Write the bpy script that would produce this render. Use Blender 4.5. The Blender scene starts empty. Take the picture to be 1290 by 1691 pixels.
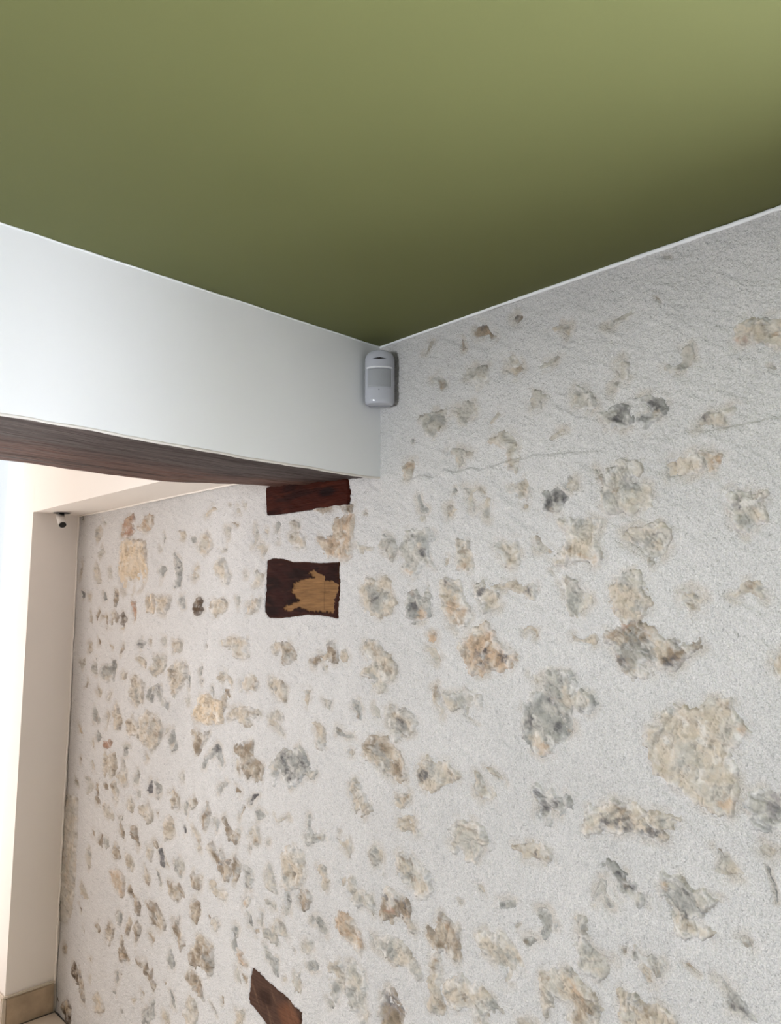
import bpy, bmesh, math, random
import numpy as np
from mathutils import Vector, Matrix

# ------------------------------------------------------------------ camera
C = bpy.context.scene.collection
SC = bpy.context.scene
IW, IH, FPX = 1290.0, 1691.0, 1252.0
PITCH, YAW = math.radians(7.07), math.radians(45.7)
CAM = np.array([0.0, 0.0, 1.6])
FW = np.array([math.cos(YAW)*math.cos(PITCH), math.sin(YAW)*math.cos(PITCH), math.sin(PITCH)])
RT = np.array([math.sin(YAW), -math.cos(YAW), 0.0])
UP = np.cross(RT, FW)
cam_d = bpy.data.cameras.new('camera')
cam = bpy.data.objects.new('camera', cam_d); C.objects.link(cam)
m3 = Matrix((RT, UP, -FW)).transposed()
cam.matrix_world = Matrix.Translation(Vector(CAM)) @ m3.to_4x4()
cam_d.sensor_fit = 'VERTICAL'; cam_d.sensor_height = 36.0
cam_d.lens = FPX / IH * 36.0
cam_d.clip_start = 0.02
SC.camera = cam

# ------------------------------------------------------------------ world, lights, exposure
WD = bpy.data.worlds.new('sky'); SC.world = WD; WD.use_nodes = True
WD.node_tree.nodes['Background'].inputs['Color'].default_value = (0.86, 0.93, 1.0, 1)
WD.node_tree.nodes['Background'].inputs['Strength'].default_value = 1.0
SC.view_settings.view_transform = 'Standard'; SC.view_settings.look = 'None'
SC.view_settings.gamma = 1.0; SC.view_settings.use_curve_mapping = False
SC.view_settings.exposure = 0.10
SC.cycles.use_denoising = True
SC.cycles.max_bounces = 10; SC.cycles.diffuse_bounces = 7

XA, YB, ZC, ZF = 1.2047, 1.2693, 2.215, 0.125     # stone wall plane x, header face plane y, ceiling, floor
XP, YP, YQ, ZS = 1.027, 3.0, 3.135, 1.955         # boxing face x, pier face y, pier end y, soffit height
YH = 1.70                                          # back of the header

def area(name, loc, aim, sx, sy, power, col):
    d = bpy.data.lights.new(name, 'AREA'); d.shape = 'RECTANGLE'; d.size = sx; d.size_y = sy
    d.energy = power; d.color = col
    o = bpy.data.objects.new(name, d); C.objects.link(o); o.location = loc
    o.rotation_euler = Vector(aim).to_track_quat('-Z', 'Z').to_euler()
    return o
# daylight at the window openings: the window in the stone wall to the right of the frame,
area('daylight_near_window', (XA+0.60, -0.60, 0.95), (-1, 0, 0.25), 1.35, 1.5, 275, (0.86, 0.905, 1.0))
# the tall opening of the far room on the left,
area('daylight_far_window', (0.30, 3.42, 1.27), (0, -1, 0), 2.4, 2.4, 39, (1.0, 0.86, 0.76))
# and the opening across the near room, behind the viewer
area('daylight_back_window', (-2.97, 0.55, 1.55), (1, 0, 0), 1.1, 0.5, 117, (0.92, 0.955, 1.0))

# ------------------------------------------------------------------ helpers
def ray(px, py):
    return FW + RT*((px-645.0)/FPX) + UP*((845.5-py)/FPX)
def on_wall(px, py):           # photograph pixel -> (y, z) on the stone wall plane
    d = ray(px, py); t = (XA-CAM[0])/d[0]; p = CAM + d*t
    return p[1], p[2]
def on_header(px, py):
    d = ray(px, py); t = (YB-CAM[1])/d[1]; p = CAM + d*t
    return p[0], p[2]
def lin(c):
    c = c/255.0
    return c/12.92 if c <= 0.04045 else ((c+0.055)/1.055)**2.4
def rgb(r, g, b, k=1.0):
    return np.array([lin(r)*k, lin(g)*k, lin(b)*k])
def _hash(ix, iy, s):
    h = (ix.astype(np.int64)*374761393 + iy.astype(np.int64)*668265263 + s*1442695041) & 0xFFFFFFFF
    h = ((h ^ (h >> 13))*1274126177) & 0xFFFFFFFF
    return ((h ^ (h >> 16)) & 0xFFFFFF)/float(0xFFFFFF)*2-1
def vnoise(x, y, s=0):
    x0 = np.floor(x); y0 = np.floor(y); fx = x-x0; fy = y-y0
    fx = fx*fx*fx*(fx*(fx*6-15)+10); fy = fy*fy*fy*(fy*(fy*6-15)+10)
    a = _hash(x0, y0, s); b = _hash(x0+1, y0, s); c = _hash(x0, y0+1, s); d = _hash(x0+1, y0+1, s)
    return (a*(1-fx)+b*fx)*(1-fy)+(c*(1-fx)+d*fx)*fy
def fbm(x, y, f, octv=3, s=0):
    r = 0; a = 1.0; t = 0
    for k in range(octv):
        ca, sa = math.cos(0.6*k+s), math.sin(0.6*k+s)
        r = r + a*vnoise((x*ca-y*sa)*f+7.3*s, (x*sa+y*ca)*f-3.1*s, s*17+k); t += a; a *= 0.5; f *= 2.05
    return r/t
def sstep(a, b, x):
    t = np.clip((x-a)/(b-a), 0, 1); return t*t*(3-2*t)
def poly_sd(P, y, z):          # signed distance to a polygon, negative inside
    n = len(P); d2 = np.full(y.shape, 1e9); ins = np.zeros(y.shape, bool)
    for i in range(n):
        ax_, az = P[i]; bx, bz = P[(i+1) % n]
        ex, ez = bx-ax_, bz-az; wx, wz = y-ax_, z-az
        t = np.clip((wx*ex+wz*ez)/(ex*ex+ez*ez+1e-12), 0, 1)
        d2 = np.minimum(d2, (wx-ex*t)**2+(wz-ez*t)**2)
        c = (az > z) != (bz > z)
        with np.errstate(divide='ignore', invalid='ignore'):
            xi = ax_ + (z-az)/(bz-az if bz != az else 1e-12)*ex
        ins ^= c & (y < xi)
    d = np.sqrt(d2); return np.where(ins, -d, d)

def mesh_np(name, V, F, mat, col=None, smooth=True):
    me = bpy.data.meshes.new(name)
    V = np.asarray(V, np.float32); F = np.asarray(F, np.int32)
    me.vertices.add(len(V)); me.vertices.foreach_set('co', V.ravel())
    me.loops.add(F.size); me.loops.foreach_set('vertex_index', F.ravel())
    k = F.shape[1]; me.polygons.add(len(F))
    me.polygons.foreach_set('loop_start', np.arange(0, F.size, k, dtype=np.int32))
    me.update(calc_edges=True)
    me.polygons.foreach_set('use_smooth', np.full(len(F), smooth))
    if col is not None:
        at = me.color_attributes.new('Col', 'FLOAT_COLOR', 'POINT')
        cc = np.ones((len(V), 4), np.float32); cc[:, :3] = col
        at.data.foreach_set('color', cc.ravel())
    me.materials.append(mat); me.validate()
    return me
def link(name, me, parent=None, loc=None):
    o = bpy.data.objects.new(name, me); C.objects.link(o)
    if loc is not None: o.location = loc
    if parent is not None: o.parent = parent
    return o
def tag(o, label=None, cat=None, group=None, kind=None):
    if label: o['label'] = label
    if cat: o['category'] = cat
    if group: o['group'] = group
    if kind: o['kind'] = kind
    return o
def bm_obj(name, bm, mat, parent=None, loc=None, smooth=False):
    me = bpy.data.meshes.new(name); bmesh.ops.recalc_face_normals(bm, faces=bm.faces); bm.to_mesh(me); bm.free()
    for p in me.polygons: p.use_smooth = smooth
    me.materials.append(mat); return link(name, me, parent, loc)
def add_box(bm, x0, x1, y0, y1, z0, z1):
    vs = [bm.verts.new((x, y, z)) for x in (x0, x1) for y in (y0, y1) for z in (z0, z1)]
    for f in ((0,1,3,2),(4,6,7,5),(0,4,5,1),(2,3,7,6),(0,2,6,4),(1,5,7,3)): bm.faces.new([vs[i] for i in f])
def box(name, mat, ext, parent=None, bevel=0.0):
    bm = bmesh.new(); add_box(bm, *ext)
    if bevel: bmesh.ops.bevel(bm, geom=bm.edges[:], offset=bevel, segments=2, affect='EDGES')
    return bm_obj(name, bm, mat, parent)
def struct(o): o['kind'] = 'structure'; return o

# ------------------------------------------------------------------ materials
def new_mat(name):
    m = bpy.data.materials.new(name); m.use_nodes = True
    return m, m.node_tree, m.node_tree.nodes['Principled BSDF']
def N(nt, t, **kw):
    n = nt.nodes.new(t)
    for k, v in kw.items():
        if k in n.inputs: n.inputs[k].default_value = v
        else: setattr(n, k, v)
    return n
def noise_node(nt, scale, detail=3, rough=0.5, stretch=None):
    tc = N(nt, 'ShaderNodeTexCoord'); n = N(nt, 'ShaderNodeTexNoise', Scale=scale, Detail=detail, Roughness=rough)
    if stretch:
        mp = N(nt, 'ShaderNodeMapping'); mp.inputs['Scale'].default_value = stretch
        nt.links.new(tc.outputs['Object'], mp.inputs[0]); nt.links.new(mp.outputs[0], n.inputs['Vector'])
    else: nt.links.new(tc.outputs['Object'], n.inputs['Vector'])
    return n
def paint(name, col, rough=0.6, spec=0.3, bump_scale=300, bump=0.1, dist=0.0006, var=0.04, vscale=3.0):
    m, nt, p = new_mat(name)
    p.inputs['Roughness'].default_value = rough; p.inputs['Specular IOR Level'].default_value = spec
    n = noise_node(nt, vscale, 4); r = N(nt, 'ShaderNodeValToRGB')
    r.color_ramp.elements[0].position = 0.3; r.color_ramp.elements[1].position = 0.7
    r.color_ramp.elements[0].color = (*[c*(1-var) for c in col], 1); r.color_ramp.elements[1].color = (*[min(1, c*(1+var)) for c in col], 1)
    nt.links.new(n.outputs['Fac'], r.inputs[0]); nt.links.new(r.outputs[0], p.inputs['Base Color'])
    b = N(nt, 'ShaderNodeBump', Strength=bump, Distance=dist); n2 = noise_node(nt, bump_scale, 2)
    nt.links.new(n2.outputs['Fac'], b.inputs['Height']); nt.links.new(b.outputs[0], p.inputs['Normal'])
    return m
def vcol_mat(name, rough, spec, layers, speck=0.0, speck_scale=500, stretch=None):
    """vertex colour times fine mottling, with bump layers (scale, strength, distance)"""
    m, nt, p = new_mat(name)
    p.inputs['Roughness'].default_value = rough; p.inputs['Specular IOR Level'].default_value = spec
    at = N(nt, 'ShaderNodeVertexColor'); at.layer_name = 'Col'
    n = noise_node(nt, speck_scale, 3, 0.6, stretch); r = N(nt, 'ShaderNodeValToRGB')
    r.color_ramp.elements[0].position = 0.30; r.color_ramp.elements[1].position = 0.62
    k = 1-speck; r.color_ramp.elements[0].color = (k, k, k, 1); r.color_ramp.elements[1].color = (1, 1, 1, 1)
    nt.links.new(n.outputs['Fac'], r.inputs[0])
    mx = N(nt, 'ShaderNodeMix', data_type='RGBA', blend_type='MULTIPLY'); mx.inputs[0].default_value = 1.0
    nt.links.new(at.outputs['Color'], mx.inputs[6]); nt.links.new(r.outputs[0], mx.inputs[7])
    nt.links.new(mx.outputs[2], p.inputs['Base Color'])
    prev = None
    for (s, st, d) in layers:
        b = N(nt, 'ShaderNodeBump', Strength=st, Distance=d); q = noise_node(nt, s, 3, 0.6, stretch)
        nt.links.new(q.outputs['Fac'], b.inputs['Height'])
        if prev: nt.links.new(prev.outputs[0], b.inputs['Normal'])
        prev = b
    if prev: nt.links.new(prev.outputs[0], p.inputs['Normal'])
    return m
def plain(name, col, rough=0.4, spec=0.5, metal=0.0, **kw):
    m, nt, p = new_mat(name)
    p.inputs['Roughness'].default_value = rough; p.inputs['Specular IOR Level'].default_value = spec; p.inputs['Metallic'].default_value = metal
    n = noise_node(nt, 60, 2); mx = N(nt, 'ShaderNodeMix', data_type='RGBA'); mx.inputs[6].default_value = (*col, 1)
    mx.inputs[7].default_value = (*[c*0.93 for c in col], 1)
    nt.links.new(n.outputs['Fac'], mx.inputs[0]); nt.links.new(mx.outputs[2], p.inputs['Base Color'])
    for k, v in kw.items(): p.inputs[k.replace('_', ' ')].default_value = v
    return m
M_PLASTER = vcol_mat('rough_lime_plaster', 0.95, 0.1, [(150, 0.7, 0.004), (330, 1.0, 0.004)], 0.30, 430)
M_STONE = vcol_mat('rubble_stone', 0.75, 0.25, [(90, 0.6, 0.004), (330, 0.6, 0.002)], 0.14, 200)
M_TIMBER = vcol_mat('dark_oak', 0.7, 0.08, [(22, 0.6, 0.003), (90, 0.5, 0.0015)], 0.35, 26, (1.0, 0.6, 9.0))
M_BEAM = vcol_mat('old_oak_beam', 0.6, 0.3, [(14, 0.9, 0.008), (50, 0.7, 0.003)], 0.55, 22, (0.5, 8.0, 8.0))
M_GREEN = paint('olive_green_satin_paint', (0.134, 0.141, 0.055), 0.55, 0.10, 180, 0.06, 0.0006, 0.02, 2.0)
M_WHITE = paint('white_wall_paint', (0.87, 0.88, 0.89), 0.6, 0.2, 260, 0.08, 0.0005, 0.01)
M_CREAM = paint('warm_white_paint', (0.86, 0.805, 0.75), 0.7, 0.2, 260, 0.1, 0.0006, 0.015)
M_BEAD = paint('cream_caulk', (0.78, 0.74, 0.69), 0.7, 0.2, 120, 0.3, 0.001, 0.03, 40)
M_TRAV = paint('travertine', (0.42, 0.32, 0.22), 0.55, 0.35, 90, 0.4, 0.001, 0.16, 22)
M_TRAV_EDGE_LIT = paint('travertine_bevel_lit_side', (0.62, 0.54, 0.45), 0.6, 0.3, 90, 0.3, 0.001, 0.08, 30)
M_GROUT = paint('beige_grout', (0.5, 0.44, 0.37), 0.9, 0.1, 200, 0.3, 0.001, 0.05, 20)
M_FLOOR = paint('grey_brown_floor', (0.075, 0.07, 0.066), 0.5, 0.3, 60, 0.2, 0.001, 0.08, 9)
M_ROOM = paint('muted_grey_paint', (0.16, 0.165, 0.17), 0.7, 0.2, 260, 0.08, 0.0005, 0.01)
M_BACK = paint('pale_grey_paint', (0.5, 0.5, 0.5), 0.7, 0.2, 260, 0.08, 0.0005, 0.01)
M_PVC = plain('white_plastic', (0.50, 0.51, 0.56), 0.18, 0.6)
M_LENS = plain('sensor_lens', (0.36, 0.37, 0.39), 0.3, 0.5)
M_BLACK = plain('black_plastic', (0.012, 0.011, 0.01), 0.4, 0.4)
M_SPOT = plain('white_lacquer', (0.70, 0.66, 0.62), 0.4, 0.4)
mg, ntg, pg = new_mat('window_glass')
tr = N(ntg, 'ShaderNodeBsdfTransparent'); gl = N(ntg, 'ShaderNodeBsdfGlossy', Roughness=0.02); ms = N(ntg, 'ShaderNodeMixShader')
ms.inputs[0].default_value = 0.06
ntg.links.new(tr.outputs[0], ms.inputs[1]); ntg.links.new(gl.outputs[0], ms.inputs[2])
ntg.links.new(ms.outputs[0], ntg.nodes['Material Output'].inputs[0]); M_GLASS = mg
# ------------------------------------------------------------------ the stones: outlines read off the photograph
# "@ x0 y0 scale" opens a block; then one stone, or the one thin dark crack, a line: kind, outline points, | colour spots (kind x y radius)
STONES = """
@ 630 440 4.006
b 607,430 660,385 690,390 720,430 748,470 720,485 700,450 670,460 640,465 612,455 | d 670 400 18 o 690 440 18
b 515,475 530,470 545,510 555,545 535,558 520,520 | d 525 480 10
b 855,340 890,310 935,320 925,350 895,375 870,355 | d 885 325 22
c 1110,415 1150,390 1200,375 1250,375 1245,440 1235,475 1200,435 1150,425 | g 1230 390 25
l 830,600 860,580 900,610 925,650 890,665 835,645
c 815,680 850,655 925,655 935,680 880,725 840,700 | b 910 675 20
l 535,700 570,670 620,650 700,665 705,710 690,740 640,790 600,750 560,745 540,730
g 320,740 370,715 420,750 425,785 390,820 370,780 345,755 | b 385 770 30 o 390 800 15
l 260,1000 320,960 410,940 435,1000 430,1040 380,1065 330,1122 285,1075 262,1050 | g 400 1010 35 g 330 1000 30
l 460,945 540,910 600,890 632,940 600,985 545,1045 510,1010 500,970
l 760,955 785,975 750,1010 715,1045 700,1030 730,990
l 1040,665 1160,590 1185,600 1130,650 1080,672 | g 1150 600 20
l 975,890 1010,820 1050,835 1085,860 1050,880 1055,930 1000,940
l 1255,870 1280,800 1340,810 1390,860 1422,930 1370,950 1300,925 1265,920 | g 1300 830 25
c 720,1155 790,1100 850,1100 895,1160 890,1240 915,1290 900,1345 840,1345 825,1290 825,1200 770,1165 | b 870 1330 25 b 850 1270 20 l 840 1140 30
l 430,1220 500,1200 540,1215 600,1230 590,1250 530,1240 535,1290 510,1330 490,1300 490,1245
l 315,490 350,480 335,520 290,590 275,580 300,530
g 190,1138 206,1138 206,1168 192,1170
l 1110,1130 1170,1075 1230,1075 1190,1105 1140,1135 1120,1165
@ 968 340 4.006
l 125,790 190,740 300,700 320,720 270,760 200,780 160,820 130,810 | g 170 760 30
l 450,598 480,605 502,640 495,660 485,630
c 985,820 1020,790 1190,740 1290,745 1350,760 1350,930 1290,925 1220,935 1150,905 1090,880 1030,910 1000,905 990,860 | r 1010 895 22 r 1060 878 25 g 1060 800 35 g 1200 745 30 o 1250 850 25
l 640,950 700,920 715,960 710,1010 690,1060 640,1090 580,1100 520,1080 540,1060 600,1060 630,1020 | g 640 1060 25 g 550 1070 20
l 195,1050 240,1010 275,1050 285,1120 250,1160 210,1200 170,1250 160,1220 180,1160 220,1140 200,1090 | c 180 1220 25 g 210 1030 20
l 1200,1052 1240,1048 1268,1080 1240,1085 | g 1240 1060 20
g 495,332 560,325 566,342 510,342
@ 968 662 4.006
g 100,100 160,60 230,30 300,35 290,90 305,140 260,190 200,165 150,175 140,130 | d 215 110 55 c 230 200 25 d 260 60 25
g 340,-20 420,-35 500,-30 530,20 520,80 470,130 415,160 400,195 380,155 335,120 370,90 430,70 400,30 350,10 | d 450 20 45 d 360 120 25 c 480 90 25
l 720,185 760,110 800,85 860,90 960,40 990,45 985,80 930,95 920,150 890,180 840,165 790,150 745,170 | d 790 110 35 g 740 170 20 b 970 55 15
c 520,400 600,380 700,345 745,345 755,380 770,420 760,460 690,490 610,500 540,515 520,480 | b 560 395 25 b 635 375 15 b 720 350 20
o 755,345 850,330 895,345 900,400 880,460 830,465 790,430 765,390 | b 800 345 25 b 880 360 25
l 55,450 110,520 150,530 145,470 200,430 250,380 330,400 355,450 340,490 300,500 270,530 380,535 420,560 440,640 430,700 390,720 350,700 310,740 220,745 160,740 110,680 100,610 120,570 | g 310 560 60 b 200 600 25 g 150 620 40 b 110 520 15
l 945,610 1000,575 1050,600 1170,620 1170,655 1110,670 1180,700 1205,790 1170,780 1120,820 1050,880 1000,850 980,780 965,700 | d 1010 690 40 g 1060 800 60 o 1135 635 30 c 1140 740 35 b 1100 620 20
l 240,860 330,830 410,830 480,810 550,850 575,910 540,990 510,1030 450,1040 430,1080 400,1035 350,990 310,965 260,930 | g 360 950 60 d 455 885 14 c 480 950 40 b 430 1050 15
c 160,1240 230,1155 290,1140 310,1105 350,1130 380,1190 375,1240 415,1300 420,1340 380,1430 350,1462 250,1460 185,1390 165,1300 | g 270 1200 50 g 352 1365 40 o 190 1390 25 c 250 1400 40
c 630,1270 700,1240 780,1270 785,1310 760,1350 765,1390 700,1390 650,1350 630,1320 | b 720 1375 25 g 740 1290 20
c 960,1290 1040,1200 1140,1190 1185,1230 1190,1310 1160,1300 1100,1270 1040,1280 990,1300 | b 1080 1210 40 g 1150 1240 25
@ 968 984 4.006
b 125,250 235,210 240,170 350,175 430,210 490,270 560,300 600,330 750,310 765,345 680,390 640,450 580,495 530,470 490,460 400,430 360,440 370,480 430,520 370,540 320,530 290,510 250,480 215,430 205,390 180,340 130,300 | g 320 340 110 c 230 300 35 o 160 260 35 r 270 205 30 d 240 440 38 d 575 440 50 g 430 370 50 o 640 430 22 c 520 330 50 c 690 350 50 o 450 240 40
c -90,255 -60,275 -20,290 30,260 65,250 85,290 60,325 20,320 -20,305 -60,295 -85,280
c 480,780 560,735 640,750 700,785 750,750 800,690 880,680 960,685 975,750 1030,820 1068,895 1010,950 1000,1000 925,1010 960,1090 1000,1180 1018,1260 1000,1350 960,1451 850,1436 730,1366 600,1256 470,1176 440,1080 385,920 410,880 480,860 | l 700 1080 130 o 1040 885 35 b 1050 900 20 b 1000 950 22 o 930 1380 60 c 600 850 60 g 630 1100 30 w 780 888 50 w 530 955 28 g 560 750 25 b 950 715 20
c 1240,450 1260,390 1290,370 1340,380 1350,520 1290,530 1250,510
@ 968 1250 4.006
g 1085,240 1200,215 1350,200 1350,480 1230,475 1130,460 1110,400 1060,330 | l 1150 330 50 v 1230 350 60 v 1260 250 40
c -15,370 30,330 100,330 180,290 250,300 330,310 360,350 430,370 560,385 610,410 600,435 530,460 470,460 540,530 510,550 440,530 380,520 340,490 290,490 250,490 190,500 150,490 100,450 90,490 0,500 | d 130 440 38 d 200 430 40 d 270 440 48 d 370 495 25 d 460 500 62 b 240 320 50 g 400 430 25 g 510 430 20
g 95,800 130,830 130,920 185,990 150,1005 130,960 110,900 70,930 55,975 45,930 75,860 | d 70 920 20 d 150 980 20
g 140,690 180,690 215,740 265,775 255,820 330,850 335,890 385,930 385,970 345,1000 320,950 280,920 200,900 215,840 190,790 160,770 | d 230 780 25 d 300 890 40 b 260 830 25 d 350 960 25 l 290 900 20
g 95,705 125,700 125,730 100,732
l 480,800 560,780 620,790 670,830 700,880 770,900 830,940 900,950 830,965 780,1010 700,1070 790,1130 850,1175 820,1195 750,1180 680,1195 600,1185 570,1100 540,1010 520,930 500,860 | g 640 940 110 o 530 855 26 g 620 950 80 d 630 1055 35 d 680 890 25 g 740 1000 40 c 650 1140 70 b 690 1110 20 b 830 1180 18
l 860,600 895,600 905,630 950,620 960,670 1000,720 1055,770 1040,790 940,790 880,775 840,750 880,700 890,660 | b 880 610 20
l 1145,600 1180,575 1250,610 1255,650 1220,670 1170,640
d 1185,705 1225,745 1220,770 1250,830 1265,900 1272,970 1258,970 1250,900 1235,830 1205,770
@ 968 1369 4.006
g 230,790 270,785 260,830 235,820 | b 250 805 25
l 290,820 330,770 345,830 400,850 430,820 480,850 515,890 490,930 490,970 470,980 450,950 400,900 380,880 320,860 | g 340 830 40 g 450 850 30 b 480 950 20
c 345,905 390,890 440,950 440,1030 400,1030 370,970 | l 400 960 20
l -50,600 -10,600 0,720 40,780 90,830 190,860 190,880 130,880 160,910 150,960 110,995 50,980 0,940 -30,900 -55,780 | g 20 780 50 g -30 650 30
l 640,880 680,890 750,960 740,970 660,910 | b 690 910 30
l 1010,720 1060,700 1110,740 1100,790 1050,780 | g 1060 750 30
g 850,980 890,970 920,1010 990,1080 1040,1140 1090,1220 1120,1260 1080,1250 1000,1215 940,1190 930,1130 940,1080 900,1010 | d 970 1170 25 d 1050 1190 40 
c 215,1070 260,1080 340,1130 400,1165 460,1160 560,1230 600,1290 610,1350 260,1350 240,1250 220,1150 | b 400 1190 45 g 320 1120 45 b 410 1240 30 l 300 1230 50
c 980,-1 981,0 980,0
@ 646 1369 4.006
c 980,950 1060,945 1130,925 1165,900 1230,970 1300,1060 1350,1130 1385,1190 1350,1230 1360,1290 1365,1350 1230,1350 1190,1260 1200,1180 1130,1120 1070,1090 1060,1150 1020,1230 1000,1130 975,1050 | b 1280 1150 80 o 1230 1060 50 l 1120 1000 60 b 1030 990 25 b 1250 1280 50 g 1190 940 35 d 1015 1220 12
@ 646 740 4.006
c 85,85 150,80 150,115 130,200 85,205 80,140 | o 115 105 30 b 125 115 18
g 175,330 190,305 215,370 255,400 240,430 195,430 
l 180,450 225,440 225,475 200,495 
l 360,385 400,375 425,410 390,455 370,460 | g 380 400 25
g 410,270 430,255 440,290 410,300 | d 430 268 10
l 480,255 540,265 590,245 630,300 610,300 570,280 540,300 550,420 530,400 500,340 520,300 | d 500 265 20 g 600 270 25
l 600,390 640,330 660,320 655,380 648,470 620,460 | g 635 430 35 c 645 340 20
c 770,270 840,220 880,190 910,220 920,310 890,335 820,330 830,290 790,300 | g 840 310 25 b 790 285 18
c 870,370 905,370 900,400 870,400
g 1005,300 1060,290 1100,262 1140,280 1185,325 1150,360 1110,405 1070,430 1005,410 1025,370 1010,340 | d 1110 310 50 d 1050 345 40 d 1040 390 20 b 1060 410 20 d 1140 350 25
l 1150,240 1180,170 1240,210 1245,250 1190,290 1150,270 | g 1180 200 20
g 70,650 100,540 150,550 250,530 280,570 275,600 240,630 250,740 280,790 240,760 190,750 180,800 140,845 100,820 75,790 95,750 75,700 | d 218 690 32 o 130 820 32 l 130 670 60 d 150 590 20 c 200 650 15 g 250 570 30 b 260 770 20 g 120 770 25
l -90,650 -50,570 0,600 35,640 30,700 5,740 -30,700 -80,660 | g -30 640 40 c 0 720 20
c 440,615 500,630 540,720 550,790 510,805 440,805 | o 460 790 30 b 470 680 20 g 510 640 15
l 660,650 700,615 840,610 850,650 850,760 830,790 760,780 730,720 690,690 | g 700 625 22 c 790 760 35 g 830 625 20
l 950,600 965,570 990,620 1065,680 1055,700 960,680 | o 1050 685 15 g 965 610 20
c 1120,490 1200,465 1300,450 1400,490 1385,530 1350,570 1360,640 1395,720 1385,770 1350,785 1280,750 1220,745 1180,720 1160,790 1110,790 1090,740 1140,680 1170,620 1150,540 | b 1190 660 35 g 1240 485 40 o 1275 720 25 o 1345 740 35 g 1340 490 35 b 1190 540 15
g 95,1020 115,940 160,950 220,1000 230,910 270,980 250,1010 255,1100 220,1140 170,1150 105,1110 | d 150 1050 32 o 200 1110 38 b 130 960 25 c 250 960 20
c 325,890 360,850 440,880 475,930 470,1010 520,1060 530,1120 490,1170 430,1205 380,1170 360,1080 330,1000 | d 365 885 28 g 430 930 50 o 430 1090 80 b 450 1160 45 b 350 1000 25
l 560,890 610,885 620,930 690,930 720,1030 700,1070 620,1090 590,1020 550,970 | d 590 960 32 c 650 1010 45 g 705 980 22 b 615 1080 12
c 640,910 740,900 820,880 860,920 955,900 950,1000 890,990 860,950 780,940 700,940 | d 910 935 30
l 1115,880 1160,850 1200,860 1250,920 1330,980 1335,1010 1290,1060 1230,1110 1180,1080 1160,1000 1130,930 | b 1175 870 28 g 1200 1010 40 c 1130 890 20
o 243,1240 275,1200 305,1225 300,1270 280,1290 255,1285 | b 280 1230 20
c 870,1200 920,1170 975,1200 970,1250 945,1270 950,1215 900,1200 880,1235
l 1200,1235 1230,1260 1290,1270 1290,1285 1230,1280 1200,1260
l 1030,810 1060,805 1090,845 1070,850
l 345,720 375,720 375,770 350,780
@ 646 1047 4.006
o 445,90 470,50 520,10 560,-40 620,-65 655,-50 690,40 710,80 770,100 815,150 800,200 740,240 650,250 590,270 530,260 490,200 470,140 | c 490 110 60 d 598 140 40 d 600 200 30 d 745 165 34 b 640 225 25 b 570 60 40 c 680 60 30 c 540 240 30 c 790 130 25
c 230,80 290,90 320,140 330,180 300,195 260,150
c 275,350 305,330 325,400 315,450 360,500 345,550 320,540 310,490 280,460 | b 300 380 30 b 310 430 15
l 350,400 390,390 450,400 500,380 590,400 590,460 520,470 450,490 390,490 350,450 | g 440 430 25
l 495,480 515,480 505,540 580,600 520,570 490,530
g 870,520 880,470 970,400 1010,370 1030,300 1070,240 1110,230 1180,260 1215,320 1220,390 1250,375 1330,410 1360,460 1310,515 1240,490 1200,470 1200,600 1220,650 1150,710 1090,730 1040,790 990,805 940,770 890,700 865,600 | l 1120 300 70 g 1120 310 45 d 1060 430 40 g 1090 600 80 d 1100 620 30 o 1010 740 55 c 960 700 35 c 930 390 40 d 930 580 35 c 1180 420 60 c 1300 440 50 d 1270 490 15 l 1030 500 40 b 1180 640 25 b 1100 720 12
l 920,260 1010,270 1015,320 960,330
c -30,520 0,480 80,505 140,540 165,590 150,650 80,675 35,700 10,650 -30,600 | d 75 590 40 g 60 620 50 b 20 500 25 b 145 590 15
c 175,930 190,860 240,815 300,860 380,850 440,940 420,980 340,1010 290,1040 240,1030 190,990 | d 235 940 48 b 390 910 30 b 250 850 30 g 270 880 25
l 560,920 600,960 640,1020 680,1055 660,1090 600,1100 560,1070 545,1000 | d 640 1000 15 g 575 935 15
l 620,880 660,880 720,930 755,990 700,950 650,915 | g 690 920 20
c 40,1070 130,1050 130,1090 90,1150 60,1165 30,1120 | b 115 1070 20 g 60 1120 20
c 50,1220 110,1200 155,1200 165,1290 185,1320 150,1325 90,1300 45,1280
g 925,1010 960,1010 1000,1060 1050,1020 1110,1090 1150,1070 1180,1100 1170,1150 1120,1190 1060,1170 1050,1260 980,1240 950,1200 970,1130 940,1070 | d 1000 1140 65 d 1090 1100 30 l 1150 1140 35 b 1050 1035 22 d 960 1040 25
l 400,1300 440,1235 540,1240 600,1290 640,1380 600,1410 560,1500 500,1500 470,1420 410,1440 385,1380 | b 440 1250 20 g 540 1440 40
@ 646 1369 4.006
l 30,180 60,155 130,175 150,220 220,270 270,340 270,400 220,460 170,430 100,360 40,270 | b 100 190 45 g 90 310 40 d 60 260 20 c 210 370 45 b 140 340 25 g 250 320 20 b 230 420 15
b -70,570 -62,470 -30,400 0,410 60,460 110,470 125,540 120,600 155,660 145,690 120,660 90,590 60,560 20,590 -10,600 -50,600 | d 40 480 35 o 100 580 20 d 100 500 22 r -10 530 35 d -40 440 20
b 300,620 320,560 370,600 450,660 440,740 465,850 450,870 420,870 400,810 330,820 270,790 235,700 245,660 290,690 | c 350 680 70 o 370 640 25 b 350 780 30 b 420 850 20 b 330 580 15 b 430 680 15
c 270,840 320,840 320,930 310,1060 345,1170 350,1220 300,1235 260,1200 245,1150 260,1060 250,960 | b 300 920 32 o 300 860 20 b 335 1170 20
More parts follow.
